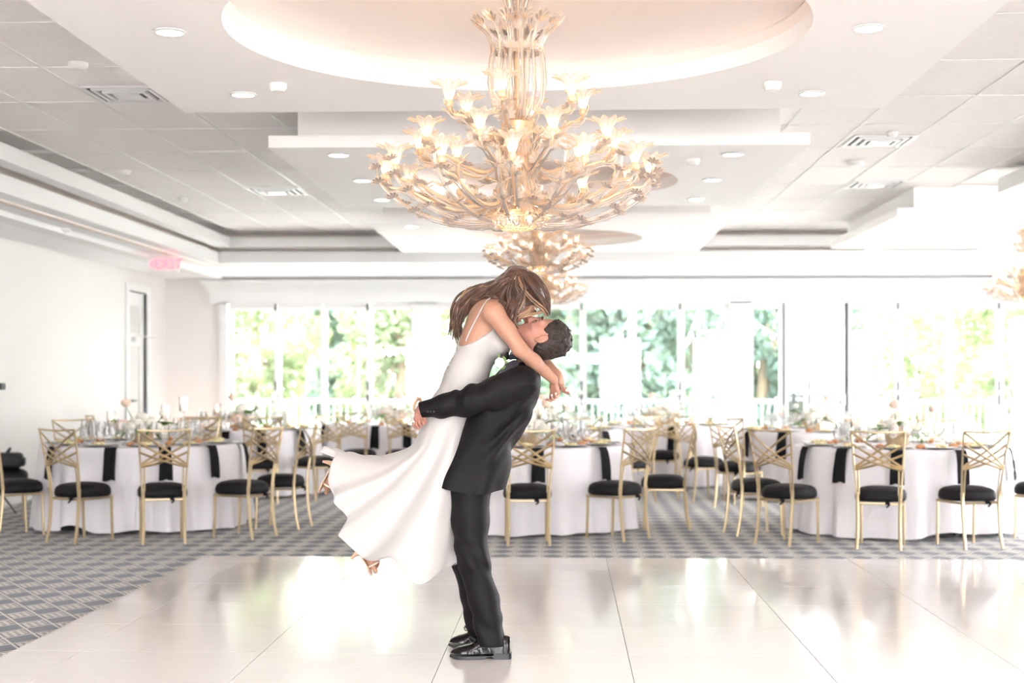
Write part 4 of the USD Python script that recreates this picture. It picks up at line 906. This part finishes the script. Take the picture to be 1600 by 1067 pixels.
for hp, kn, an in ((hpR, knR, anR), (hpL, knL, anL)):
    bv.chain([hp, hp * .4 + kn * .6, kn, kn * .65 + an * .35, an], [.082, .062, .050, .048, .030], .03)
def foot(an, heel, ball, toe, sd):
    bv.cone(an, heel, .028, .026, .03); bv.cone(heel, ball, .024, .026, .03); bv.cone(an, ball, .027, .022, .03)
    q = np.array([0, 1, 0.0])
    for i in range(5):
        o = q * (i - 2) * .0145 * sd; e = toe + o * 1.1 - (toe - ball) * .12 * i; bv.cone(ball + o * .9, e, .0115 - .0008 * i, (.0125, .009, .0085, .008, .0075)[i], .004)
hlL, blL, toL = P_(527, 735, .10), P_(514, 757, .10), P_(508, 770, .10); foot(anL, hlL, blL, toL, -1)
hlR, blR, toR = P_(574, 862, -.08), P_(583, 880, -.08), P_(588, 891, -.08); foot(anR, hlR, blR, toR, 1)
bride = thing('person', 'woman in white satin gown, lifted off the floor, arms round the man, kissing', 'person', (0, 0, 0), 0)
MB().mesh(bv.mesh()).build('body', 'skin_bride', bride, smooth=True)
L = lambda x, y, z: bC + bR @ np.array([x, y, z])
MB().tube(bez([L(-.021, .090, -.066), L(-.008, .0965, -.061), L(0, .0955, -.063), L(.008, .0965, -.061), L(.021, .090, -.066), L(.01, .094, -.074), L(-.01, .094, -.074)], 14), .0035, 6).build('lips', 'lips', bride)
for s in (-1, 1):
    MB().tube(bez([L(s * .014, .093, .024), L(s * .03, .092, .030), L(s * .046, .081, .026)], 8), [.002, .003, .0035, .0035, .003, .003, .002, .0015], 5).build('eyebrow', 'brow', bride)
    MB().tube(bez([L(s * .019, .087, -.003), L(s * .031, .0905, -.008), L(s * .043, .083, -.003)], 8), .0016, 4).build('eyelashes', 'brow', bride)
for tset, off in ((tR, 0), (tL, 0)):
    for p in tset[:4]: MB().ell(p + np.array([.002, -.006, 0]), (.0052, .0032, .006), 1).build('fingernail', 'nail', bride)
# earring
MB().ell(L(.086, .0, -.05), (.005, .005, .005), 1).ell(L(.086, .0, -.064), (.0035, .0035, .006), 1).build('earring', 'china', bride)
# gown: bodice cut from the torso's own volume, skirt as one swept surface
dv_ = Vox(P_(640, 770, -.3) - [.05, 0, .0], P_(810, 500, .3) + [.03, 0, .03], .0046)
dv_.chain([P_(696, 662), pel, wai, che, upb], [.112, .111, .097, .1025, .094], .05, (SIDE, 1.30))
dv_.ell(P_(766, 556, .0) + np.array([.047, 0, .05]), (.057, .125, .057), None, .035)
for hp, kn in ((hpR, knR), (hpL, knL)): dv_.cone(hp, hp * .45 + kn * .55, .094, .078, .03)
dlo, dhi = dv_.lo, dv_.lo + dv_.h * dv_.n
# neckline: a plane rising from the back edge to the armpit, seen nearly edge-on; the lower edge hides under the sleeve
a_, b_ = P_(716, 537), P_(768, 506); t_ = b_ - a_; dv_.plane(a_ + t_ * .5 + np.array([0, -.0, .0]), np.cross(t_, SIDE + np.array([-.15, 0, .25])), dlo, dhi)
n_chk = np.cross(t_, SIDE)
gown = MB().mesh(dv_.mesh()); 
DG = gown.build('gown', 'dress_lace', bride, smooth=True, label='white lace bodice and satin skirt')
def spl(A, t):
    A = np.asarray(A, float); k = bez(A, 200); x = t * 199; i = np.minimum(x.astype(int), 198); return k[i] + (x - i)[:, None] * (k[i + 1] - k[i])
ST_ = [  # left px, right px, half depth, drop of the near/far edges (px)
    (690, 606, 742, 606, .115, 0, 0), (666, 640, 741, 630, .16, 0, 0), (655, 676, 733, 664, .178, 0, 0), (644, 696, 728, 700, .19, -2, 2), (622, 706, 724, 740, .20, -6, 6), (592, 712, 720, 784, .215, -12, 16), (560, 709, 718, 828, .235, -19, 27), (536, 703, 717, 858, .255, -26, 40), (521, 700, 715, 877, .272, -33, 50), (517, 708, 713, 882, .272, -34, 54)]
S_ = np.array(ST_, float); NT, NP = 90, 220; ts = np.linspace(0, 1, NT); Sx = spl(S_, ts); ph = np.arange(NP) * 2 * PI / NP
rr_ = random.Random(11); fold = np.zeros((NT, NP))
for k, a in ((5, .9), (8, .8), (11, .65), (15, .4), (20, .25)):
    p0 = rr_.uniform(0, 6.3); tw = rr_.uniform(-1.2, 1.2); fold += a * np.cos(k * ph[None] + p0 + tw * ts[:, None])
fold *= (np.clip((ts - .18) / .82, 0, 1) ** 1.2)[:, None] * .025
rows = []
for i in range(NT):
    lu, lv, ru, rv, dep, ou, ov = Sx[i]; c = np.cos(ph); s = np.sin(ph)
    ce_ = np.sign(c) * np.abs(c) ** .9; se_ = np.sign(s) * np.abs(s) ** .9
    lean = s ** 2 * np.clip(np.where(s < 0, 1, .55), 0, 1)
    pu = (lu + ru) / 2 + (ru - lu) / 2 * ce_ + ou * lean; pv = (lv + rv) / 2 + (rv - lv) / 2 * ce_ + ov * lean
    tk = np.clip((ts[i] - .45) / .55, 0, 1) ** 1.6; gs = lambda a, w: np.exp(-((np.angle(np.exp(1j * (ph - a)))) / w) ** 2)
    pu = pu + tk * (-24 * gs(4.68, .22) - 17 * gs(4.97, .16) + 10 * gs(4.36, .10) - 8 * gs(5.35, .15)); pv = pv + tk * (-12 * gs(4.68, .17) - 7 * gs(4.97, .16) + 16 * gs(5.40, .13) - 8 * gs(5.15, .1)) + 2.4 * np.sin(ts[i] * 62) * gs(2.9, .5) * np.clip((ts[i] - .5) * 6, 0, 1) * np.clip((1 - ts[i]) * 6, 0, 1)
    Pp = np.array([P_(pu[j], pv[j], 0) for j in range(NP)]); Pp[:, 1] = Y0 + .0 + dep * se_ + np.clip((ts[i] - .3) / .5, 0, 1) * (.035 * gs(4.33, .13) - .030 * gs(4.72, .2))
    nrm = np.stack([np.cos(ph) * .75, np.sin(ph), np.zeros(NP)], 1); fo = fold[i] * np.where(np.cos(ph) > .55, .35, 1); Pp = Pp + nrm * fo[:, None]
    # hem undulation along the fall
    if ts[i] > .55: Pp[:, 2] += (ts[i] - .55) / .45 * (.016 * np.cos(7 * ph + 1.3) + .010 * np.cos(12 * ph)) ; Pp[:, 0] += (ts[i] - .55) / .45 * .012 * np.cos(9 * ph + .4)
    rows.append(Pp)
G = np.array(rows); m = MB().grid(G, True); Gi = G.copy(); cen = G.mean(1, keepdims=True); Gi = cen + (G - cen) * .985; m.grid(Gi[:, ::-1], True); 
hemr = np.stack([G[-1], Gi[-1]]); m.grid(hemr, True); m.build('skirt', 'dress_satin', bride, smooth=True)
# straps and covered buttons
spx = bez([(771, 462.5, 0), (761, 469, 0), (753.7, 480, 0), (744, 499, 0), (736, 513.5, 0), (729.5, 528, 0), (728, 533, 0)], 26)[:, :2]
pts = np.array([bv.hit(*q) + np.array([0, -.003, .0]) for q in spx]); pts[1:-1] = (pts[:-2] + pts[1:-1] * 2 + pts[2:]) / 4
MB().tube(pts, .0042, 6).build('strap', 'dress_satin', bride)
MB().tube(bez([P_(745, 462, .13), P_(735, 485, .15), P_(722, 520, .1), P_(716, 537, .04)], 12), .0042, 6).build('strap', 'dress_satin', bride)
for k in range(9):
    q = np.array([716, 537]) * (1 - k / 8) + np.array([684, 590]) * k / 8; MB().ell(dv_.hit(q[0] + 5, q[1]) + [-.0, -.002, 0], (.005, .005, .005), 1).build('button', 'dress_satin', bride)
# hair: a shaped mass plus many separate wavy locks
hv = Vox(P_(700, 560, -.2) - .03, P_(870, 415, .2) + .03, .0046)
hv.ell(L(0, -.022, .040), (.084, .106, .094), bR, .02); hv.ell(L(0, -.03, .0), (.086, .095, .10), bR, .02)
hv.chain([L(0, -.09, .02), P_(792, 449, .02), P_(768, 461, .035), P_(744, 470, .07), P_(728, 482, .10), P_(716, 502, .11), P_(712, 518, .11)], [.075, .062, .045, .034, .026, .018, .008], .03, (SIDE, 1.35))
hv.chain([L(.060, .01, .0), P_(803, 480, -.075), P_(800, 496, -.085), P_(803, 508, -.085)], [.040, .036, .024, .012], .03)
hv.chain([P_(792, 505, -.03), P_(783, 522, -.045), P_(788, 536, -.05)], [.024, .022, .010], .02)
hv.ell(L(0, .105, -.035), (.075, .055, .085), bR, .02, True)
hv.ell(L(.05, .085, -.03), (.06, .042, .06), bR, .015, True)
sl, Pg = hv.box(hv.lo, hv.lo + hv.h * hv.n)
hv.F += ((meshkit.fbm(Pg[..., :] * [26, 40, 60], 2) - .5) * .012).astype(np.float32)
hair = MB().mesh(hv.mesh()).build('hair', 'hair_brown', bride, smooth=True, label='long wavy brown hair with blonde strands')
rl_ = random.Random(5)
def locks(guides, n, jit, r0, matn, name, wave=.008):
    m = MB()
    for k in range(n):
        g = guides[rl_.randrange(len(guides))]; o = np.array([rl_.gauss(0, 1) for _ in range(3)]) * jit
        c = bez([P_(*q) for q in g], 26); t = np.linspace(0, 1, 26); c = c + o * (.35 + .8 * t)[:, None]; f1, p1 = rl_.uniform(1.9, 2.5), rl_.choice((0, 1.4, 3.4, 4.8)) + rl_.uniform(-.3, .3)
        c[:, 2] += wave * t * np.sin(f1 * 2 * PI * t + p1); c[:, 1] += wave * t * np.cos(f1 * 2 * PI * t + p1)
        m.tube(c, r0 * rl_.uniform(.6, 1.2) * np.clip(np.minimum(t * 6 + .3, (1 - t) * 3 + .15), 0, 1), 5)
    return m.build(name, matn, hair, smooth=True, kind='stuff')
back = [[(812, 429, -.02), (795, 434, -.03), (776, 446, -.02), (755, 453, .02), (735, 462, .06), (721, 478, .09), (712, 500, .1), (708, 522, .1)], [(820, 427, .0), (800, 432, .0), (780, 444, .0), (748, 454, .03), (724, 470, .08), (713, 488, .1), (714, 508, .1), (718, 526, .1)],
        [(806, 432, -.06), (790, 440, -.075), (776, 450, -.05), (758, 458, .0), (740, 464, .05), (724, 476, .08), (712, 494, .1), (710, 512, .1)]]
side = [[(808, 432, -.075), (806, 446, -.088), (812, 462, -.095), (806, 480, -.10), (798, 494, -.10), (802, 508, -.095)], [(815, 432, -.08), (818, 452, -.092), (816, 470, -.096), (806, 486, -.10), (801, 500, -.10), (808, 510, -.095)], [(802, 436, -.075), (796, 456, -.085), (798, 474, -.09), (793, 486, -.09), (796, 500, -.09)], [(800, 440, -.07), (788, 456, -.07), (784, 470, -.06), (790, 490, -.06), (786, 515, -.055), (792, 535, -.05)]]
front = [[(808, 430, -.07), (813, 444, -.09), (824, 460, -.098), (838, 474, -.092), (850, 484, -.08), (855, 492, -.07)], [(818, 426, -.06), (826, 440, -.088), (838, 456, -.092), (849, 472, -.08), (856, 488, -.06)], [(828, 425, -.04), (841, 436, -.07), (851, 452, -.075), (857, 470, -.06), (857, 490, -.045)]]
swp = [[(832, 478, -.09), (826, 487, -.094), (816, 492, -.095), (806, 496, -.096), (798, 490, -.09)], [(856, 482, -.065), (846, 487, -.075), (834, 490, -.085), (822, 493, -.09), (812, 494, -.093)]]
locks(back, 70, .013, .0075, 'hair_brown', 'lock', .026); locks(side, 55, .008, .007, 'hair_brown', 'lock', .011); locks(front, 60, .0065, .006, 'hair_brown', 'lock', .003)
locks(back, 34, .016, .0042, 'hair_blonde', 'blonde_lock', .026); locks(side[:2], 14, .008, .004, 'hair_blonde', 'blonde_lock', .008); locks([front[0]], 24, .005, .0038, 'hair_blonde', 'blonde_lock', .003); locks([front[2]], 5, .006, .004, 'hair_blonde', 'blonde_lock', .003); locks(swp, 14, .004, .0045, 'hair_blonde', 'blonde_lock', .003)
MB().tube(bez([P_(808, 429, -.075), P_(805, 434, -.082), P_(804, 441, -.083)], 8), .0045, 6).build('hair_clip', 'gold_wire', hair)
# sandals
def sandal(an, heel, ball, toe, down):
    t = MB(); ax = toe - heel; ax /= np.linalg.norm(ax); q = SIDE; c = bez([heel - ax * .02, heel * .6 + ball * .4 + down * .004, ball, toe + ax * .012], 16); w = np.interp(np.linspace(0, 1, 16), [0, .15, .5, .8, 1], [.018, .030, .026, .040, .016])
    up = [c + down * .026 + q * w[:, None] * s for s in (-1, -.5, 0, .5, 1)]; dn = [c + down * .034 + q * w[:, None] * s for s in (1, .5, 0, -.5, -1)]
    P = np.stack(up + dn, 1); t.grid(P, True).add(np.vstack([P[0], P[-1]]), [(0, i, i + 1) for i in range(1, 9)] + [(10, 10 + i + 1, 10 + i) for i in range(1, 9)]); S = t.build('sandal', 'sandal', bride, smooth=50)
    # heel cup, slim heel and straps
    hb = MB().tube(bez([heel + down * .03 - ax * .015, heel + down * .055 - ax * .015, heel + down * .088 - ax * .004], 6), np.linspace(.017, .006, 6), 8); hb.build('heel', 'sandal', S)
    cup = MB(); aa = np.linspace(-1.3, 1.3, 12); up_ = -down
    cp = np.array([[heel + (-ax * math.cos(a) + q * math.sin(a)) * .0325 + up_ * z for z in (-.026, 0, .02)] for a in aa]); cup.grid(cp).grid(cp[:, ::-1] * 1.0 - (cp - heel)[:, ::-1] * .04); cup.build('heel_cup', 'sandal', S, smooth=50)
    for f_, r in ((ball + ax * .005, .0285), (an, .031)):
        nn = ax if r < .03 else (an - heel) / np.linalg.norm(an - heel); e1 = q; e2 = np.cross(nn, e1); e2 /= np.linalg.norm(e2); tt = np.linspace(0, 2 * PI, 24, endpoint=False)
        MB().tube(f_ + r * (np.cos(tt)[:, None] * e1 * (1.25 if r < .03 else 1.02) + np.sin(tt)[:, None] * e2), .0045, 6, closed=True).build('strap', 'sandal_strap', S)
def perp(h, t, side): a = (t - h) / np.linalg.norm(t - h); d = np.cross(a, SIDE); d /= np.linalg.norm(d); return d if d[0] * side > 0 else -d
sandal(anL, hlL, blL, toL, perp(hlL, toL, -1)); sandal(anR, hlR, blR, toR, perp(hlR, toR, -1))
# ---------------------------------------------------------------- the groom
gC = P_(848, 527, -.015); gR = frame((-.30, .02, .95), (.95, .0, .30))
gv = Vox(at(640, 800, 6.8) - [.05, .3, .0], at(900, 470, 7.4) + [.05, .3, .05], .0042)
gpel, gche, gnk = P_(741, 745), P_(790, 632), P_(823, 569)
gv.chain([gpel, gche, P_(811, 594)], [.09, .10, .08], .05, (SIDE, 1.3))
gv.cone(P_(818, 582), gC + gR @ np.array([0, -.035, -.055]), .060, .058, .03)
gsN, gsF = P_(816, 598, -.19), P_(812, 594, .20); geN, geF = P_(736, 627, -.24), P_(734, 634, .24); gwN, gwF = P_(660, 640, -.200), P_(678, 646, .15)
gv.chain([gsN, geN, gwN], [.055, .044, .030], .02); gv.chain([gsF, geF, gwF], [.055, .044, .030], .02)
gtN = hand(gv, P_(654, 642, -.195), (.22, .12, -.95), (.30, .95, .10), -1, .78, (1.0, 1.05, 1.1, 1.15), (.75, .7, .5), .02)
gtF = hand(gv, gwF + np.array([-.01, -.01, 0]), (-.1, -1, -.1), (.85, -.1, 0), 1, .86, (.30, .34, .38, .42), (.35, .6, .5), .03)
gL = head(gv, gC, gR, 1.12)
groom = thing('person', 'man in black suit standing on the dance floor, lifting the woman, head tilted up', 'person', (0, 0, 0), 0)
MB().mesh(gv.mesh()).build('body', 'skin_groom', groom, smooth=True)
MB().tube(bez([gL(-.022, .090, -.066), gL(-.008, .0965, -.061), gL(0, .0955, -.063), gL(.008, .0965, -.061), gL(.022, .090, -.066), gL(.01, .094, -.075), gL(-.01, .094, -.075)], 14), .0032, 6).build('lips', 'lips', groom)
for s in (-1, 1):
    MB().tube(bez([gL(s * .012, .095, .023), gL(s * .03, .094, .030), gL(s * .050, .078, .024)], 8), [.0025, .004, .0048, .005, .0045, .004, .003, .002], 6).build('eyebrow', 'brow', groom)
    MB().tube(bez([gL(s * .019, .087, -.004), gL(s * .031, .0905, -.008), gL(s * .044, .082, -.004)], 8), .0020, 4).build('eyelashes', 'brow', groom)
# hair: close crop with curly top
gh = Vox(gC - .19, gC + .19, .0040)
gh.ell(gL(0, -.016, .036), (.0800, .1005, .0915), gR, .02); gh.ell(gL(0, -.028, .066), (.078, .092, .075), gR, .02); gh.ell(gL(0, -.045, -.01), (.0745, .068, .085), gR, .02)
gh.plane(gL(0, .055, .058), gR @ np.array([0, .93, -.45]), gh.lo, gh.lo + gh.h * gh.n)
gh.plane(gL(0, .012, -.02), gR @ np.array([0, .80, -.60]), gh.lo, gh.lo + gh.h * gh.n)
for s in (-1, 1): gh.ell(gL(s * .088, .006, -.012), (.030, .032, .046), gR, .01, True)
sl, Pg = gh.box(gh.lo, gh.lo + gh.h * gh.n); qq = (Pg - gC) @ gR; amp = .006 + .016 * np.clip(qq[..., 2] / .1, 0, 1)
gh.F += ((meshkit.fbm(Pg * 62., 2, 4) - .5) * amp).astype(np.float32)
MB().mesh(gh.mesh()).build('hair', 'hair_dark', groom, smooth=True, label='short dark curly hair, faded at the sides')
# jacket: body as a swept surface, sleeves as volumes
JS = np.array([(799, 566, 832, 566, .085, 0), (784, 577, 842, 579, .175, 1), (768, 594, 845, 594, .222, 3), (752, 616, 842, 616, .222, 3), (733, 645, 831, 646, .202, 2), (718, 676, 812, 678, .190, 2), (702, 708, 800, 704, .194, 4), (689, 735, 795, 732, .203, 6), (684, 752, 788, 762, .208, 9)], float)
NT, NP = 70, 160; ts = np.linspace(0, 1, NT); Jx = spl(JS, ts); ph = np.arange(NP) * 2 * PI / NP; rows = []
for i in range(NT):
    lu, lv, ru, rv, dep, drop = Jx[i]; c, s = np.cos(ph), np.sin(ph); ce_ = np.sign(c) * np.abs(c) ** .8; se_ = np.sign(s) * np.abs(s) ** .8
    pu = (lu + ru) / 2 + (ru - lu) / 2 * ce_; pv = (lv + rv) / 2 + (rv - lv) / 2 * ce_ + drop * s ** 2
    if ts[i] > .75: q_ = (ts[i] - .75) / .25 * np.clip((-c - .7) / .3, 0, 1) ** 1.5; pv = pv - 11 * q_; pu = pu + 3 * q_ * ts[i]
    Pp = np.array([P_(pu[j], pv[j], 0) for j in range(NP)]); Pp[:, 1] = Y0 + dep * se_
    z = Pp[:, 2]; xx = Pp[:, 0]
    wr = .016 * np.exp(-((ts[i] - .60) / .17) ** 2) * np.sin(26 * (z * 1.6 - xx * .9) + 2.2 * np.sin(3 * ph)) * np.clip(c + .55, 0, 1) + .010 * np.cos(6 * ph + 1) * np.clip((ts[i] - .6) / .4, 0, 1) + .005 * np.sin(14 * (xx * 1.3 + z)) * (s < 0)
    Pp = Pp + np.stack([c, s, 0 * c], 1) * wr[:, None]; rows.append(Pp)
J = np.array(rows); m = MB().grid(J, True); cen = J.mean(1, keepdims=True); Ji = cen + (J - cen) * .975; m.grid(Ji[:, ::-1], True).grid(np.stack([J[-1], Ji[-1]]), True).grid(np.stack([Ji[0], J[0]]), True)
JK = m.build('jacket', 'suit', groom, smooth=True)
def sleeve(sh, el, wr, name):
    sv = Vox(np.minimum(np.minimum(sh, el), wr) - .13, np.maximum(np.maximum(sh, el), wr) + .13, .0042); sv.chain([sh, sh * .5 + el * .5 + [0, 0, -.002], el, el * .45 + wr * .55, wr], [.084, .078, .067, .056, .040], .03)
    sl, Pg = sv.box(sv.lo, sv.lo + sv.h * sv.n); d = wr - sh; d /= np.linalg.norm(d); t = (Pg - sh) @ d
    w = np.sin(52 * t + 22 * (Pg[..., 2] - sh[2]) * 1.5 + 5 * (meshkit.noise(Pg * 9.) - .5)) * .0075 * np.exp(-((t - .27) / .15) ** 2) + .006 * (meshkit.fbm(Pg * [14, 10, 22], 2, 9) - .5)
    sv.F += w.astype(np.float32); sv.plane(wr + d * .012, d, sv.lo, sv.lo + sv.h * sv.n); MB().mesh(sv.mesh()).build(name, 'suit', JK, smooth=True); return sv
svN = sleeve(gsN, geN, gwN, 'sleeve'); sleeve(gsF, geF, gwF, 'sleeve')
for k in range(3): MB().ell(svN.hit(668 + k * 5, 643) + [0, -.001, 0], (.006, .004, .006), 1).build('cuff_button', 'device_black', JK)
# collar, lapel, bow tie, boutonniere, pocket slit, cuff
MB().tube(bez([P_(797, 558, -.05), P_(806, 557, -.085), P_(818, 560, -.09), P_(832, 566, -.07), P_(842, 572, .0), P_(832, 566, .08)], 16), .0135, 8).build('collar', 'lapel_satin', JK)
MB().tube(bez([P_(800, 553, -.03), P_(806, 551, -.066), P_(818, 552, -.077), P_(832, 557, -.06), P_(840, 562, .0), P_(832, 557, .07), P_(806, 551, .06)], 20), [.012] * 20, 8).build('shirt_collar', 'shirt', groom)
MB().grid(np.array([[P_(u, v, dy) for dy in (-.06, -.03, 0, .03, .06)] for u, v in ((798, 556), (790, 566), (780, 582), (768, 600))])).grid(np.array([[P_(u - 1.2, v + 1.2, dy) for dy in (.06, .03, 0, -.03, -.06)] for u, v in ((798, 556), (790, 566), (780, 582), (768, 600))])).build('shirt_front', 'shirt', groom, smooth=60)
bt = MB()
for s in (-1, 1): bt.ell(P_(792, 556, s * .030 - .02), (.012, .030, .021), 2)
bt.ell(P_(791, 556, -.02), (.012, .011, .012), 2).build('bow_tie', 'device_black', groom, smooth=True)
lp = np.array([[P_(u, v, dy) for u, v in ((a, b), (c, d))] for a, b, c, d, dy in ((803, 562, 812, 566, -.125), (790, 568, 806, 578, -.17), (778, 584, 798, 598, -.205), (764, 606, 778, 620, -.215))]); MB().grid(lp).grid(lp[:, ::-1] + [0, .004, 0]).build('lapel', 'lapel_satin', JK, smooth=50)
bo = P_(781, 567, -.205)
B = MB()
for k in range(7):
    a = k * 2 * PI / 7; v, f = ICO[1]; B.add(v * [.013, .009, .015] @ rotz(0).T + bo + [.013 * math.cos(a), -.008, .013 * math.sin(a)], f)
B.ell(bo + [0, -.012, 0], (.012, .012, .012), 2); BO = B.build('boutonniere', 'petal_white', groom, smooth=True, label='white rose boutonniere with green leaves')
for dx, dz, a in ((.022, .022, .7), (.028, .002, 1.7), (-.004, .034, -.1), (.018, -.022, 2.4)):
    R = np.array([[math.cos(a), 0, -math.sin(a)], [0, 1, 0], [math.sin(a), 0, math.cos(a)]]); MB().ell(bo + [dx, .006, dz], (.0065, .003, .014), 1, R).build('leaf', 'leaf_green', BO, smooth=True)
pk = [J_ for J_ in ()]
# trousers
tv = Vox(at(690, 1015, 6.85) - [.06, .1, .0], at(800, 735, 7.35) + [.06, .15, .05], .0042)
ghN, ghF = P_(735, 755, -.09), P_(737, 755, .09); gkN, gkF = P_(738, 872, -.125), P_(729, 872, .10); gaN, gaF = P_(769, 1004, -.155), P_(752, 990, .13)
for hp, kn, an in ((ghN, gkN, gaN), (ghF, gkF, gaF)):
    tv.chain([hp, hp * .5 + kn * .5 + [-.006, 0, 0], kn, kn * .5 + an * .5 + [.008, 0, 0], an + [0, 0, .0]], [.102, .090, .077, .071, .070], .03)
tv.cone(ghN, ghF, .100, .100, .03)
sl, Pg = tv.box(tv.lo, tv.lo + tv.h * tv.n); zz = Pg[..., 2]
w = .0065 * np.sin(40 * zz + 30 * Pg[..., 0] + 8 * (meshkit.noise(Pg * 6.) - .5)) * (np.exp(-((zz - gkN[2]) / .10) ** 2) + .9 * np.exp(-((zz - .16) / .09) ** 2)) + .006 * (meshkit.fbm(Pg * [14, 14, 7], 2, 3) - .5)
tv.F += w.astype(np.float32)
tv.plane([0, 0, .085], (.25, 0, -1), tv.lo, tv.lo + tv.h * tv.n)
tv.plane([0, 0, Zv(752, 7.1)], (0, 0, 1), tv.lo, tv.lo + tv.h * tv.n)
MB().mesh(tv.mesh()).build('trousers', 'suit', groom, smooth=True)
# shoes: lasted upper, welt sole, heel, laces
def shoe(toe, heel, Yc):
    a, b = at(toe, 1035, Yc)[0], at(heel, 1035, Yc)[0]; Lh = b - a; zf = .0195
    S = np.array([(0, .012, .034, .30), (.04, .022, .046, .6), (.14, .041, .058, 1), (.3, .047, .070, 1), (.42, .043, .086, 1), (.55, .037, .105, 1), (.72, .034, .115, 1), (.88, .035, .115, 1), (.97, .028, .11, 1), (1, .016, .10, 1)])
    n = 24; th = np.linspace(0, 2 * PI, n, endpoint=False); rows = []
    Sx = spl(S, np.linspace(0, 1, 36))
    for t, w, h, q in Sx:
        c, s = np.cos(th), np.sin(th); zz = np.where(s > 0, s ** .9 * (h - .028) if False else np.abs(s) ** .85 * (h - .028), 0); rows.append(np.stack([np.full(n, a + Lh * t), Yc + w * np.sign(c) * np.abs(c) ** .75, zf + .026 + zz + .012 * (t < .2) * (1 - t / .2) * 0], 1))
    P = np.array(rows); m = MB().grid(P, True); m.add(np.vstack([P[0], P[-1]]), [(0, i + 1, i) for i in range(1, n - 1)] + [(n, n + i, n + i + 1) for i in range(1, n - 1)]); U = m.build('shoe', 'patent', groom, smooth=60)
    sole = MB(); ws = np.interp(np.linspace(0, 1, 24), S[:, 0], S[:, 1]) + .005; xs = a - .006 + (Lh + .010) * np.linspace(0, 1, 24); zt_ = zf + .028; zb = lambda t: zf + (.007 * max(0, .12 - t) / .12 if t < .12 else .012 if .6 < t < .73 else 0)
    rings = [[(x, Yc - w, zb(t)), (x, Yc + w, zb(t)), (x, Yc + w, zt_ - .012 if t < .72 else zt_), (x, Yc - w, zt_ - .012 if t < .72 else zt_)] for x, w, t in zip(xs, ws, np.linspace(0, 1, 24))]
    R_ = np.array(rings); sole.grid(R_, True).add(np.vstack([R_[0], R_[-1]]), [(0, 2, 1), (0, 3, 2), (4, 5, 6), (4, 6, 7)]); sole.build('sole', 'device_black', U, smooth=30)
    for k in range(4):
        x = a + Lh * (.40 + .055 * k); z = zf + .085 + .017 * k; MB().tube(bez([(x - .004, Yc - .028, z - .014), (x, Yc, z + .004), (x + .004, Yc + .028, z - .014)], 7), .0028, 5).build('lace', 'device_black', U)
    bx = a + Lh * .41; bz = zf + .094
    for s in (-1, 1): MB().tube(bez([(bx, Yc - .004, bz), (bx - .03, Yc - .02 * s - .012, bz + .012), (bx - .022, Yc - .03 * s - .012, bz - .004), (bx, Yc - .004, bz)], 10), .0025, 5).build('lace_bow', 'device_black', U)
shoe(705, 798, gaN[1]); shoe(703, 782, gaF[1])
# watch at the hugging wrist
wc = P_(652, 632, -.10); tt = np.linspace(0, 2 * PI, 20, endpoint=False)
MB().tube(wc + .032 * (np.cos(tt)[:, None] * np.array([.45, .5, .74]) + np.sin(tt)[:, None] * np.array([.1, .82, -.55])), .0065, 6, closed=True).build('watch', 'gold', groom, label='gold watch at the wrist')
